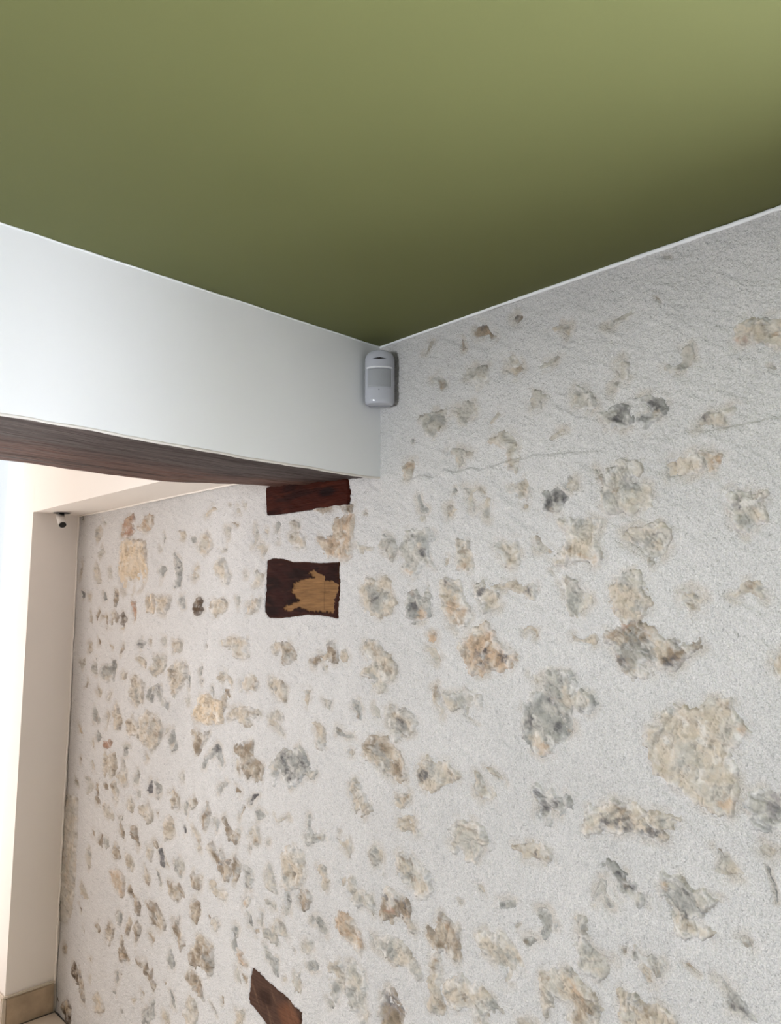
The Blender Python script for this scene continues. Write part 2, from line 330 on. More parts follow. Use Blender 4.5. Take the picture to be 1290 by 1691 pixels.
c 350,1040 400,980 460,970 520,1030 600,1060 660,1110 720,1190 660,1200 600,1260 640,1290 570,1290 540,1200 470,1180 430,1195 370,1130 345,1090 | b 490 1110 25 g 670 1160 45 g 590 1190 35 g 380 1070 25 b 450 990 20
l 565,760 560,710 640,670 690,710 730,690 800,760 860,850 890,930 830,900 800,960 790,1000 740,1030 750,950 700,900 640,840 590,800 | g 580 740 25 g 780 860 40 b 745 1010 18 b 850 860 20
g 960,530 1030,520 1060,570 1065,620 1090,640 1060,690 1015,715 1000,640 
g 865,730 930,710 975,740 940,775 890,780 | b 950 735 15 b 885 750 20
l 800,640 860,620 820,670 840,690
g 715,490 780,470 820,470 825,510 770,530 720,520 | l 770 500 20
l 560,365 600,370 630,440 620,430 590,400
c 810,120 900,90 1000,110 1050,150 1060,200 1020,230 960,200 880,190 850,140 | d 957 160 16 b 1045 190 22 b 830 112 15 l 920 130 30
b -70,1085 -24,1040 16,1076 64,1166 88,1214 76,1290 88,1340 -56,1340 -72,1214 | v -20 1160 60 d -30 1130 25 d 70 1200 18 d 20 1110 20
l 830,1270 900,1245 960,1290 960,1340 820,1340 | b 890 1255 20
l 440,460 480,480 460,500
@ 0 0 1
l 607,1542 622,1545 646,1549 656,1549 671,1566 686,1589 695,1609 691,1619 681,1609 666,1596 648,1590 628,1573 615,1562 | g 640 1565 14 g 685 1610 8 b 612 1548 6
b 598,1234 610,1220 624,1216 638,1218 650,1230 662,1245 669,1265 671,1289 661,1292 644,1284 628,1274 614,1260 601,1255 | g 628 1245 15 c 605 1240 9 c 650 1245 8 g 632 1262 9
l 107,1314 127,1317 126,1400 119,1500 110,1520 94,1520 99,1420
@ 388 800 5
b 640,200 760,190 900,150 980,165 970,230 900,230 850,195 720,240
o 680,430 740,460 800,420 830,300 900,240 985,240 970,480 955,600 900,625 850,605 780,590 720,540 | b 880 320 60 b 800 500 50 c 740 510 40 c 850 550 30 b 960 460 20 b 890 410 30
g 335,320 360,300 380,330 355,380 350,420 365,480 350,470 335,390 | c 355 470 10
c 470,320 520,310 540,360 500,380 540,400 580,460 585,520 540,520 460,480 450,420 490,390 | b 470 430 18 b 500 340 20
l 170,510 220,480 270,510 260,550 235,590 200,545 | b 240 570 20
l 170,330 200,410 170,500 145,530 160,440
l 60,150 95,150 85,185 60,180
l 0,180 30,195 40,235 5,240
l 240,360 270,370 270,420 240,390
g 85,700 110,720 100,770 80,765
l 180,720 240,740 230,800 180,860 150,830 180,770 | g 190 740 20
g 8,930 45,920 45,970 30,1030 25,970 
c 90,1000 150,945 210,950 205,1020 160,1040 100,1070 | b 130 980 20 b 190 970 15
l 1005,480 1040,500 1140,520 1140,545 1060,545 1060,580 1020,570 | g 1020 500 15
l 1080,215 1090,250 1050,250
c 0,320 30,330 20,350 0,350 | b 10 335 15
c 1020,860 1090,780 1150,800 1240,760 1290,790 1290,900 1325,980 1270,1080 1200,1090 1080,1040 1045,940 | g 1160 950 95 d 1150 950 30 c 1240 800 30
@ 388 1058 5
c -90,0 -40,-20 100,-20 105,30 70,60 110,130 40,145 0,130 -20,60 -70,50 | b 30 120 20
b 315,40 340,5 375,30 430,5 480,40 510,90 505,150 470,170 430,200 400,190 405,120 380,80 350,110 325,90 | c 350 60 20 l 460 110 35 b 420 180 20
b 610,150 640,150 690,110 740,110 765,60 780,25 825,25 840,90 850,180 820,190 790,160 730,170 690,190 670,230 640,210 | c 730 140 30 c 800 130 30
c 880,90 910,75 940,130 930,180 885,180 | b 905 85 15
l 740,210 770,200 765,240 740,250 | b 760 210 10
c 1070,20 1100,-20 1190,10 1200,70 1225,100 1290,140 1330,200 1320,290 1290,320 1230,330 1240,400 1180,410 1130,400 1120,350 1170,330 1100,290 1060,270 1120,230 1150,170 1080,110 1060,60 | b 1170 90 45 b 1095 270 20 g 1150 300 30 b 1265 230 40 l 1220 370 40 g 1250 120 25 b 1160 390 15
c 40,340 90,290 150,300 190,350 170,425 120,400 50,400 | b 160 370 20 b 80 310 15
c 290,310 350,300 400,340 435,380 420,500 370,490 310,430 280,380 | b 410 490 20 g 330 400 30 b 410 370 25
c 565,405 625,410 620,460 600,540 580,490 575,440 | g 600 430 22
l 720,470 770,490 800,500 780,570 750,520 
g 980,480 1030,500 1050,560 1040,650 1000,655 1000,600 970,540 | o 1015 645 20 c 985 530 15 c 1010 600 15
g 1150,530 1190,560 1205,640 1180,650 1150,600 | l 1165 610 25
d 1255,570 1290,560 1310,580 1310,650 1265,650
c -60,640 -30,570 0,550 90,550 150,560 210,590 215,615 150,620 110,640 140,700 80,715 60,680 30,650 | b 150 590 35 b 100 690 20 c 0 600 30
l 270,620 310,590 350,590 370,650 330,660 350,700 400,780 340,730 280,680 | g 290 630 20 g 345 710 15
l 385,600 410,660 395,650
c 650,680 700,680 745,730 750,860 700,900 660,880 690,800 665,740 | g 740 860 18 b 680 720 25 l 700 850 30
g 840,715 870,730 920,780 970,765 985,805 920,805 840,780 | b 860 730 25
l 920,920 960,890 990,930 960,960
b 0,870 40,850 65,880 75,840 150,830 155,900 150,960 200,1000 235,1050 210,1150 170,1165 150,1110 105,1135 60,1060 50,960 0,920 | c 100 1010 60 b 110 860 35 l 100 1020 30 b 190 1080 35
c 0,950 40,1020 35,1100 10,1060 | b 25 1060 15
g 300,1030 340,970 390,910 470,930 500,900 530,860 580,930 600,1000 600,1060 670,1090 650,1140 560,1110 540,1170 480,1190 450,1215 410,1140 360,1090 320,1190 305,1110 | d 430 950 45 d 560 1000 28 d 450 1080 55 c 325 1050 25 d 580 1040 20 l 530 1040 25 c 630 1110 30 d 510 1150 25
c 940,1180 980,1145 1030,1210 1070,1290 1120,1390 1060,1460 1040,1400 985,1420 970,1340 940,1260 | g 980 1400 18 b 985 1160 20 g 1000 1200 20
b 5,1200 50,1240 50,1260 0,1260
d 130,1280 180,1260 200,1270 150,1320 135,1370 105,1350
@ 388 1316 5
g 170,120 200,110 255,155 215,195 185,190 180,150 
b 70,60 85,90 60,150 40,190 30,180 60,110
l 320,150 345,190 370,180 440,150 460,185 420,180 360,215 330,210 | g 370 180 15
g 600,155 618,150 622,240 640,300 740,315 735,350 650,390 590,385 578,320 610,290 600,200 | b 705 335 20 l 640 360 30
c -30,330 0,290 20,270 50,280 45,330 20,390 0,395 | b 10 380 15 b 30 300 15
c 105,290 150,245 195,260 200,380 180,410 150,390 140,330 110,320 | b 175 370 20 b 150 280 15
g 120,390 135,420 120,465 115,430
l 255,370 290,360 280,410 260,410
g 60,600 100,560 140,600 150,680 130,760 90,785 70,720 80,650 | d 85 735 15 l 120 600 20
l 245,640 280,560 300,600 330,720 310,740 340,790 260,740 | g 310 690 20 g 260 660 15
l 240,840 330,890 330,930 260,890 | g 300 900 25
c 390,500 440,410 480,410 540,440 565,500 580,620 550,700 530,740 470,760 380,740 400,640 390,580 | d 405 592 12 b 440 625 30 b 490 650 25 g 555 530 25 g 450 710 60 b 560 620 18 g 510 440 25
g 415,770 450,770 470,860 450,970 430,980 400,960 415,900 | d 440 860 20
b 505,820 550,780 600,790 630,840 600,910 570,950 530,890 | c 570 830 25
c 680,580 720,550 765,590 750,650 780,690 765,760 720,770 720,660 690,600 | g 740 590 30 b 770 700 12
c 880,680 915,650 920,690 900,740 880,730 | b 885 700 15
l 950,680 980,680 1000,740 1070,790 1130,820 1150,900 1140,970 1110,920 1060,900 1010,890 980,860 930,790 | g 1130 900 30 g 965 800 25 g 1050 830 20
l 820,330 860,340 880,370 940,350 965,460 950,490 900,420 830,370 | g 845 345 25 g 945 430 20
l 840,270 880,280 860,300 
l 1115,460 1160,400 1220,440 1225,540 1200,580 1230,640 1180,600 1140,560 | g 1215 520 20 g 1160 440 20
o 835,1000 870,955 920,980 990,1050 1020,1110 1060,1240 1030,1285 960,1220 880,1130 840,1060 | b 985 1110 25 b 890 1010 35 b 1050 1240 20 c 900 1100 30
g 625,960 665,1000 660,1060 630,1050
g 680,985 720,1030 765,1100 750,1150 700,1130 690,1060 | l 700 1110 20
l 60,860 100,820 130,840 110,900 80,930 55,890 | o 80 880 20
g 95,940 130,980 145,1075 105,1050 110,1010 | d 120 1040 15
g 200,940 230,960 215,1080 190,1050 205,1000
b 150,1100 190,1085 195,1130 160,1140
l 240,1100 310,1090 350,1020 400,1060 440,1170 370,1130 340,1150 350,1220 300,1210 250,1160 | g 290 1130 35 g 380 1070 25
g 0,1070 25,1080 20,1170 0,1180 
l 550,1200 620,1180 655,1200 640,1270 600,1290 550,1260 | g 630 1210 20
@ 388 1433 5
g 230,630 265,670 300,730 345,765 345,890 325,880 300,800 250,740 | l 300 770 15
o 0,660 60,700 50,750 100,800 105,830 50,820 20,770 | b 90 800 20 b 50 710 15
b 50,870 100,900 95,960 75,970 60,920
g 590,780 640,765 690,810 680,850 600,840 | l 650 810 15
l 490,880 530,865 545,950 540,1025 500,1020 480,950 | g 515 900 22 b 530 940 12
l 385,910 410,900 420,940 390,950
l 770,800 850,770 900,830 920,900 910,1050 860,1050 830,1110 790,1040 780,960 840,900 790,850 | g 870 820 35 g 820 980 35 b 860 900 15
l 920,790 970,780 1050,860 1080,960 1060,1100 1100,1200 1100,1290 1060,1290 1040,1200 970,1170 940,1100 930,960 | g 1015 850 40 g 985 1050 50 c 1080 1240 30 d 980 1155 12
g 750,1080 800,1100 820,1150 800,1175 770,1150 | d 800 1160 8
l 0,780 40,900 50,960 10,920
c 0,1180 70,1200 60,1300 0,1300 
l 480,650 500,700 490,720
@ 130 800 5
r 360,330 400,270 450,250 460,290 420,320 460,380 440,420 380,440 350,430 | o 420 280 30 b 445 400 12
o 535,280 580,240 610,270 605,350 570,390 540,385 480,370 470,350 530,335 | b 590 290 20 c 510 360 25
y 350,490 400,450 480,470 545,460 565,600 565,760 520,870 440,905 380,925 350,880 335,720 345,600
c 145,390 180,340 200,380 185,440 155,480 | g 160 405 18 c 160 460 15
l 205,290 230,320 220,335 200,310
l 165,560 205,490 215,560 180,620
c 125,700 150,640 170,700 185,800 165,830 140,770 | g 145 690 15
l 250,690 270,690 280,770 255,775
g 700,400 715,440 700,500 695,460
g 665,500 685,540 665,555
c 825,390 870,375 885,420 860,480 835,450
g 925,440 960,430 970,480 930,490
c 1000,450 1045,395 1090,450 1100,510 1050,575 1010,580 980,520 | g 1000 530 18 b 1040 430 25 b 1070 470 15
c 1035,250 1100,180 1140,205 1090,230 1045,270 | b 1115 195 15
b 1225,155 1260,160 1240,180
l 1200,350 1250,360 1240,440 1215,460 | g 1225 365 15
l 1150,520 1180,550 1220,520 1215,550 1170,570
b 1250,315 1290,310 1290,340
l 1130,640 1200,610 1220,700 1250,750 1230,820 1170,790 1120,740 | g 1180 640 30 c 1180 740 30
g 660,720 690,670 720,700 700,740 670,830 680,760
g 780,570 810,590 850,650 845,760 830,830 790,845 820,780 800,680 | d 825 680 22
c 940,700 985,660 990,690 950,720 980,760 940,800 920,780 930,730 | g 935 770 15
d 25,880 50,890 45,940 25,935
d 20,965 30,965 28,990
c 75,910 105,900 105,970 80,960
g 200,880 220,890 235,950 210,960 | d 222 945 8
b 300,860 325,870 330,930 315,1005 295,990 | d 320 910 14
r 440,960 470,970 475,1060 465,1130 445,1050
y 555,930 600,905 630,950 625,1060 560,1050 | g 600 980 15
c 640,930 720,920 760,940 740,1000 710,1080 650,1060 | y 680 960 20 g 700 1020 20
g 820,930 870,915 870,1010 845,1015 825,970 | d 855 990 10
k 945,990 980,930 1025,960 1000,1000 1035,1030 1010,1060 960,1075
c 1085,960 1130,955 1190,935 1235,980 1215,1050 1110,1085 1085,1030 | b 1110 1000 25 d 1195 945 12 b 1200 990 15
c 90,1040 102,1040 115,1140 95,1130
b 150,1080 180,1030 180,1060 150,1140
b 190,1075 240,1080 240,1190 225,1100 185,1110
b 265,1070 310,1040 330,1090 315,1150 295,1080 270,1180
k 345,1090 370,1060 400,1110 370,1180 350,1150 | c 385 1110 10
c 340,1190 375,1170 370,1210
g 22,255 45,250 45,300 22,300
c 30,620 38,640 22,760 8,790
@ 130 1058 5
c 70,20 110,0 115,80 80,95 | b 90 50 20
b 160,-30 185,0 180,40 165,40 
c 255,15 300,60 290,80 260,45 | b 275 35 12
b 370,20 375,70 345,120 340,90
g 480,20 510,-10 550,20 520,70 490,60 | d 510 30 22
b 570,0 595,-20 590,40
g 670,-30 715,-20 715,30 690,45 
c 770,0 820,-20 855,20 850,80 770,105 | b 800 20 20
l 1040,0 1060,40 1045,80
c 1170,0 1200,-20 1195,45 1185,60
c 475,145 520,135 560,180 555,220 520,215 500,190 | b 495 155 15 b 550 185 10
l 0,180 50,150 50,200 30,240 | b 30 190 12
g 100,210 140,170 150,140 150,285 135,280
g 175,290 190,230 230,180 270,200 300,150 315,200 290,330 230,320 | d 295 190 22 d 190 285 20 c 250 290 30 b 230 200 18
c 345,290 370,255 400,270 385,320 355,330
l 580,230 620,170 620,120 680,140 715,110 720,200 690,270 630,290 590,270 | g 610 245 30 c 670 180 30
c 750,220 800,180 850,170 895,190 890,260 865,350 820,400 790,450 770,420 745,320 | b 790 280 40 b 785 430 20 b 880 190 20 g 780 200 20
c 425,420 430,310 460,285 520,330 545,360 530,400 530,510 480,540 440,490 | b 450 320 22 g 480 450 30
g 560,480 575,410 620,370 680,380 690,470 740,530 735,560 700,530 660,470 620,430 605,520 | d 655 400 20 c 625 390 15
g 905,280 915,290 910,400 895,380
g 990,260 1015,200 1020,220 1000,310 1025,330 1015,370 
l 870,480 910,470 915,520 880,530
c 135,400 155,370 185,420 175,460 145,440 | b 150 400 12
l 230,480 250,430 280,420 250,500
b 40,380 75,320 80,350 60,390
y 945,620 975,530 1000,460 1080,440 1120,490 1170,500 1180,600 1180,680 1130,690 1050,680 950,665 | b 1115 610 28 b 960 635 15 b 1070 520 20
b 1165,470 1215,430 1220,540 1190,590 1170,540
b 1190,390 1240,400 1245,470 1195,430 | d 1220 420 12
c 1150,310 1170,260 1200,250 1250,310 1275,350 1250,385 1220,310 1190,350 1160,350 | g 1205 270 20 b 1160 300 12
g 1095,370 1110,380 1120,480 1095,440
g 110,640 125,540 150,580 175,650 160,690 120,670 | b 150 660 20
c 210,650 235,575 255,600 240,700 220,720 | b 230 620 20
c 280,600 310,520 340,590 360,660 340,720 300,730 285,660 | d 345 710 15 b 295 570 15 b 335 630 15
c 400,665 445,625 490,700 500,800 470,780 420,780 400,720 | b 420 680 25
c 500,640 560,590 640,620 670,660 690,740 660,850 600,915 560,860 520,820 500,740 | b 630 640 25 g 590 720 35 b 660 770 30 b 560 770 15
c 715,720 750,720 740,760 710,780
g 750,790 780,730 800,790 810,880 770,910 750,860 | c 780 870 20
b 935,745 990,730 1030,760 1080,745 1060,800 1030,850 1000,940 965,940 950,850 | d 1050 775 20 c 970 820 20
g 1090,920 1140,850 1170,880 1175,940 1195,1000 1180,1050 1160,1000 1150,940 1110,950 1060,980 1045,1050 1020,1050 1040,970 | d 1140 890 32 d 1180 1030 12
g 140,800 165,745 185,800 165,840 150,830 | d 160 770 10
c 100,820 120,810 125,880 105,880
r 200,830 280,830 260,890 220,905 205,870
c 200,1000 215,930 240,960 300,930 310,1050 290,1120 260,1120 240,1060 215,1125 200,1060 | b 215 980 20 b 295 1050 20 b 270 960 15
g 370,870 430,855 435,890 400,900 410,940 375,945 | d 390 900 15
l 100,1000 115,980 130,1070 115,1075
c 545,960 560,925 580,980 550,1000
b 0,960 20,950 10,1020
g 355,985 375,980 385,1070 365,1070 | b 375 1040 15
c 320,1110 350,1090 395,1080 400,1180 375,1195 330,1160 | b 340 1100 15 b 390 1150 15
g 445,1160 490,1065 500,1090 490,1200 455,1190 | b 490 1090 15
d 570,1230 590,1140 605,1170 610,1260 580,1260
g 625,1160 680,1190 680,1260 640,1280 | d 630 1210 15 d 665 1180 12
g 835,1110 875,1095 865,1160 845,1160
g 1150,1215 1200,1150 1235,1180 1190,1220 1175,1265 1155,1260
c 740,1260 780,1230 820,1280 790,1300 | b 790 1250 12
b 210,1180 230,1160 250,1250 215,1230
c 270,1190 300,1160 330,1260 310,1350 285,1310 | b 290 1200 20
l 50,1130 80,1120 120,1200 100,1250 65,1270 75,1180 | g 65 1140 20
b 145,1170 160,1180 165,1280 145,1290
g 480,1240 510,1240 500,1300 480,1290
@ 130 1316 5
b 140,0 165,0 175,60 145,70 
c 205,100 215,60 250,90 290,160 280,200 240,170 215,150 | b 215 80 15
g 325,165 360,155 360,200 335,200
b 345,210 375,280 370,350 350,330 335,260 
c 400,30 430,15 460,80 430,140 405,90 | b 440 90 18
c 500,80 545,80 565,40 610,150 600,210 570,220 540,170 500,130 | b 545 160 20 b 595 190 20 b 510 90 15
b 640,130 660,120 655,170
g 640,0 665,0 660,40 645,20
c 770,20 790,-20 830,10 835,90 775,90 | b 790 20 20
g 870,100 885,40 905,60 890,165 875,150 
c 920,30 960,0 980,60 940,110 925,90 | b 965 45 18
c 710,200 760,150 790,200 790,310 760,330 710,360 | b 765 180 15 b 720 260 15 b 740 340 15
b 1010,150 1065,50 1085,130 1070,220 1040,270 1015,220 | g 1065 130 22 c 1030 200 15
g 1095,180 1120,160 1165,210 1150,260 1130,280 1105,230 
b 1190,180 1210,155 1230,210 1260,270 1310,310 1300,400 1240,340 1215,240 | g 1250 310 20
d 860,250 875,210 890,300 875,310
c 935,230 960,250 1000,310 1005,370 985,380 950,300 | b 990 360 15 b 950 260 15
l 980,390 1005,400 1010,445 980,450
b 430,250 450,230 480,260 490,360 500,395 485,440 465,360 440,320 | d 490 385 12 g 460 280 20
b 105,270 125,270 130,330 110,320
b 160,360 185,300 195,340 190,410 160,385 
g 205,340 240,350 245,410 225,440 205,400
b 270,460 295,380 320,410 335,490 320,525 290,500 | c 315 460 22 
c 60,490 80,415 100,480 95,580 75,600 | g 90 470 12
c 385,480 430,490 450,560 430,645 400,600 385,540 | b 400 520 15 b 440 590 12
b 600,390 615,350 650,390 650,430 630,430
c 555,430 580,415 610,440 590,530 560,480 | b 565 440 12
d 655,440 680,420 700,480 705,560 675,560 665,500
c 715,500 745,590 715,560
g 785,540 825,485 865,540 865,610 835,665 790,600 | b 840 620 20
b 520,560 555,600 580,680 580,740 545,690 530,620
g 635,610 650,620 680,740 665,750 650,680
o 255,620 310,600 350,650 370,700 365,820 350,835 300,760 265,690 | b 270 640 20 b 350 815 15 c 320 690 25
b 395,740 415,720 440,800 490,850 510,900 495,975 470,940 450,880 405,800 | c 455 870 22
b 730,700 780,700 830,740 865,790 860,830 815,880 780,850 740,780 | c 800 770 20
b 930,690 945,610 960,670 990,640 1020,660 1005,760 980,785 940,740 | c 975 720 15
c 1080,680 1120,690 1140,720 1130,770 1200,780 1225,800 1205,870 1160,850 1130,800 1080,760 | g 1145 750 20 g 1200 860 18 b 1090 690 12
b 920,900 950,840 990,880 1000,980 970,1075 930,1010 | c 945 950 20
b 555,860 620,890 640,890 680,960 715,1050 700,1110 660,1110 600,1040 590,960 | g 620 1000 25 c 685 1060 28 d 640 1010 12
g 300,980 315,935 350,970 345,1020 330,1060 310,1020
b 380,1100 410,985 430,1040 405,1140 385,1130
b 445,1060 480,1040 510,1080 495,1160 460,1210 460,1130 | c 485 1075 18
b 770,1010 830,1000 820,1080 860,1160 870,1230 840,1270 810,1220 780,1130 | g 810 1030 25 c 820 1190 15
b 1055,955 1085,1000 1070,1020
c 1090,1010 1130,990 1160,1060 1130,1110 1090,1060 | b 1145 1050 10
b 135,1060 155,1040 175,1110 165,1130
b 205,1130 245,1040 285,1090 270,1180 245,1225 215,1180 | c 240 1130 25
b 570,1120 600,1110 630,1180 610,1220 585,1170
g 1260,1080 1290,1060 1300,1270 1260,1230
b 1070,430 1100,375 1130,440 1150,470 1180,430 1200,500 1210,550 1260,530 1255,600 1230,700 1200,690 1150,610 1110,500 | d 1180 555 20 d 1250 545 16 c 1100 430 30 l 1190 490 20 
b 1260,560 1290,480 1340,560 1330,650 1290,730 1265,700 | g 1310 600 25
c 10,700 40,750 80,850 60,870 20,800 | b 45 760 15
b 5,870 20,960 10,960
c 30,1050 45,1150 30,1120
@ 130 1433 5
b 900,710 960,650 980,560 1000,540 1050,600 1100,650 1115,800 1100,870 1070,880 1010,810 960,820 920,770 | c 980 690 30 g 1070 740 40 c 1010 600 20
b 890,880 920,840 980,890 1010,950 1030,1075 980,1040 940,980 900,920 | o 970 980 25 c 960 960 20
b 330,700 345,570 365,650 410,760 415,790 370,770 340,760 | o 360 740 22 y 350 700 15
b 470,720 500,770 550,760 570,850 610,840 600,930 640,960 620,1030 590,960 560,890 510,820 480,800 | c 530 800 22 c 620 980 15
g 740,760 755,670 790,790 780,830 735,820 
g 300,860 320,850 325,940 305,960
b 335,880 350,870 340,920
g 275,1010 300,1020 305,1060 280,1040
c 125,1080 160,1040 190,1090 215,1170 190,1200 140,1180 | y 160 1100 20
g 520,1180 560,1160 590,1110 620,1100 620,1230 580,1270 535,1260 | d 560 1195 12 d 560 1250 12 l 530 1200 12
g 350,1150 365,1200 345,1220
c 430,1080 470,1080 460,1120
b 700,940 725,940 715,980
g 750,1000 790,1100 800,1165 770,1140 
c 860,1200 920,1060 970,1120 980,1220 960,1300 900,1300 | b 950 1190 20 b 920 1090 15
g 1075,1080 1110,1140 1150,1240 1120,1200
b 1175,1050 1190,1060 1190,1135 1180,1130
b 510,1010 535,1030 525,1110
c 80,740 110,750 100,800 
b 0,820 40,960 60,1100 30,1060 0,980 | d 10 900 15 d 45 1080 12
l 80,900 100,900 95,950 
c 690,1180 740,1220 750,1290 700,1290
@ 0 1100 5
y 640,470 660,500 680,560 650,540
c 655,740 670,760 660,805 | b 660 790 8
c 610,890 635,960 640,1000 615,970 | b 625 950 10
b 615,540 622,545 620,575 612,570
@ 0 1433 5
b 520,620 550,640 545,710 515,700
k 590,780 610,765 640,830 660,950 640,975 600,900 | b 610 800 20 c 620 860 20
k 515,1110 560,1090 585,1150 580,1290 540,1290 520,1200 | y 557 1150 28
k 455,1030 480,1110 460,1110
b 650,1000 700,1060 710,1130 680,1100 | d 705 1110 8
b 555,190 580,210 570,250
c 560,330 575,350 570,400
b 645,290 660,340 665,380 650,330
b 960,-10 965,-10 962,-5
"""
# old timbers set in the wall (photograph pixels)
TIMBERS = [
 ('upper', [(440,805),(470,797),(497,793),(540,791),(575,790),(578,812),(577,833),(556,835),(520,841),(480,847),(443,851),(441,830)]),
 ('middle', [(441,926),(450,922),(468,923),(484,928),(505,928),(530,930),(560,928),(560,950),(562,975),(559,1000),(558,1022),(550,1020),(530,1016),(505,1015),(480,1019),(460,1021),(445,1020),(438,1010),(439,985),(441,960)]),
 ('lower', [(418,1598),(424,1602),(440,1621),(468,1644),(498,1673),(497,1691),(496,1712),(462,1712),(440,1691),(423,1668),(413,1657),(411,1645),(414,1630),(414,1616)]),
]
BARE = [(518,942),(536,952),(536,960),(558,962),(558,976),(552,992),(552,1012),(544,1010),(528,1009),(512,1008),(492,1002),(476,1010),(470,1003),(484,998),(496,992),(482,978),(488,972),(484,966),(500,958),(512,956),(522,955),(512,946)]
# ------------------------------------------------------------------ stone wall: heights towards the room
PAL = {'l': rgb(179,174,165,1.13), 'c': rgb(187,175,159,1.13), 'g': rgb(148,147,142,1.13), 'o': rgb(180,156,132,1.13),
       'r': rgb(164,130,110,1.13), 'b': rgb(136,121,103,1.13), 'd': rgb(88,85,86,1.13), 'k': rgb(84,66,48,1.13),
       'y': rgb(196,177,152,1.13), 'v': rgb(140,135,135,1.13), 'w': rgb(204,200,194,1.13)}
PL = np.array([0.752, 0.733, 0.718])
LEDGE = [on_wall(*q) for q in [(600,806),(640,800),(720,783),(800,771),(850,758),(950,746),(1040,733),(1110,722),(1150,711),(1200,702),(1300,688),(1340,684)]]
def ledge(y, z):               # the lap in the render where two coats meet
    P = np.array(LEDGE); o = np.argsort(P[:, 0]); zl = np.interp(y, P[o, 0], P[o, 1])
    d = z-(zl+0.006*vnoise(y*30, z*0, 5)); k = sstep(1.35, 1.15, y)*(0.55+0.45*vnoise(y*9, y*0, 8))
    return 0.0060*k*(sstep(0.002, -0.003, d))*sstep(-0.16, 0.0, d)
def wall_base(y, z):
    h = 0.004*fbm(y, z, 3.0, 3, 1) + 0.0022*fbm(y, z, 14.0, 3, 2)
    ca, sa = math.cos(0.5), math.sin(0.5)
    h = h + 0.0017*fbm((y*ca+z*sa)*0.45, (z*ca-y*sa)*2.2, 40.0, 2, 3)
    h = h + ledge(y, z)
    return h
def wall_grit(y, z):
    return 0.0011*vnoise(y*330, z*330, 4) + 0.0009*vnoise(y*190, z*190, 6)

def parse():
    out = []; x0 = y0 = 0; s = 1.0
    for ln in STONES.strip().splitlines():
        ln = ln.strip()
        if ln[0] == '@':
            _, a, b, c = ln.split(); x0, y0, s = float(a), float(b), float(c); continue
        body, _, sp = ln.partition('|'); w = body.split(); kind = w[0]
        px = np.array([[float(v) for v in q.split(',')] for q in w[1:]])/s + [x0, y0]
        sp = sp.split(); spots = [(sp[i], float(sp[i+1])/s+x0, float(sp[i+2])/s+y0, float(sp[i+3])/s) for i in range(0, len(sp)-3, 4)]
        x, y = px[:, 0], px[:, 1]; A = abs(np.sum(x*np.roll(y, -1)-y*np.roll(x, -1)))/2
        if A < 12: continue
        P = np.array([on_wall(a, b) for a, b in px])
        u, v = P[:, 0], P[:, 1]; Am = abs(np.sum(u*np.roll(v, -1)-v*np.roll(u, -1)))/2
        per = np.sum(np.hypot(*(P-np.roll(P, -1, 0)).T))
        sm = []
        for (k, a, b, r) in spots:
            c = on_wall(a, b); r1 = on_wall(a+r, b); r2 = on_wall(a, b+r)
            sm.append((k, c[0], c[1], abs(r1[0]-c[0]), abs(r2[1]-c[1])))
        out.append(dict(kind=kind, P=P, spots=sm, area=A, wd=2*Am/per, seed=len(out)))
    return out
STN = parse()
def more_stones(n):            # the same rubble goes on below the frame, down to the floor
    rnd = random.Random(12); got = []
    while len(got) < n:
        y, z = rnd.uniform(0.35, 2.6), rnd.uniform(ZF+0.05, 1.0)
        vis = 845.5-FPX*((np.array([XA, y, z])-CAM)@UP)/((np.array([XA, y, z])-CAM)@FW) < 1760
        if vis or any(math.hypot(y-a, z-c) < 0.085 for a, c in got): continue
        got.append((y, z)); r = rnd.uniform(0.012, 0.045); k = rnd.randint(7, 11); e = rnd.uniform(0.6, 1.0); t0 = rnd.uniform(0, 3)
        P = np.array([(y+r*rnd.uniform(.6, 1.1)*math.cos(2*math.pi*i/k+t0), z+e*r*rnd.uniform(.6, 1.1)*math.sin(2*math.pi*i/k+t0)) for i in range(k)])
        STN.append(dict(kind=rnd.choice('lccgboglc'), P=P, spots=[], area=20.0, wd=r*0.7, seed=len(STN)))
more_stones(85)
for s in STN: s['w'] = min(0.005, max(0.0012, 0.55*s['wd']))
TIM = [dict(name=n, P=np.array([on_wall(*q) for q in px]), w=0.002) for n, px in TIMBERS]

def carve(y, z):               # how deep the render sinks at stones and timbers, and the smear round them
    dip = np.zeros(y.shape); halo = np.zeros(y.shape)
    for s in STN+TIM:
        P = s['P']; m = 0.03
        sel = (y > P[:,0].min()-m) & (y < P[:,0].max()+m) & (z > P[:,1].min()-m) & (z < P[:,1].max()+m)
        if not sel.any(): continue
        yy, zz = y[sel], z[sel]; sd = poly_sd(P, yy, zz); w = s['w']
        tim = 'name' in s
        d = (0.010 if tim else 0.008)*sstep(0.4*w, -1.1*w, sd)
        if not tim: d = np.maximum(d, 0.0016*sstep(5*w, 0, sd))
        dip[sel] = np.maximum(dip[sel], d)
        if not tim: halo[sel] = np.maximum(halo[sel], sstep(4*w, 0, sd))
    return dip, halo

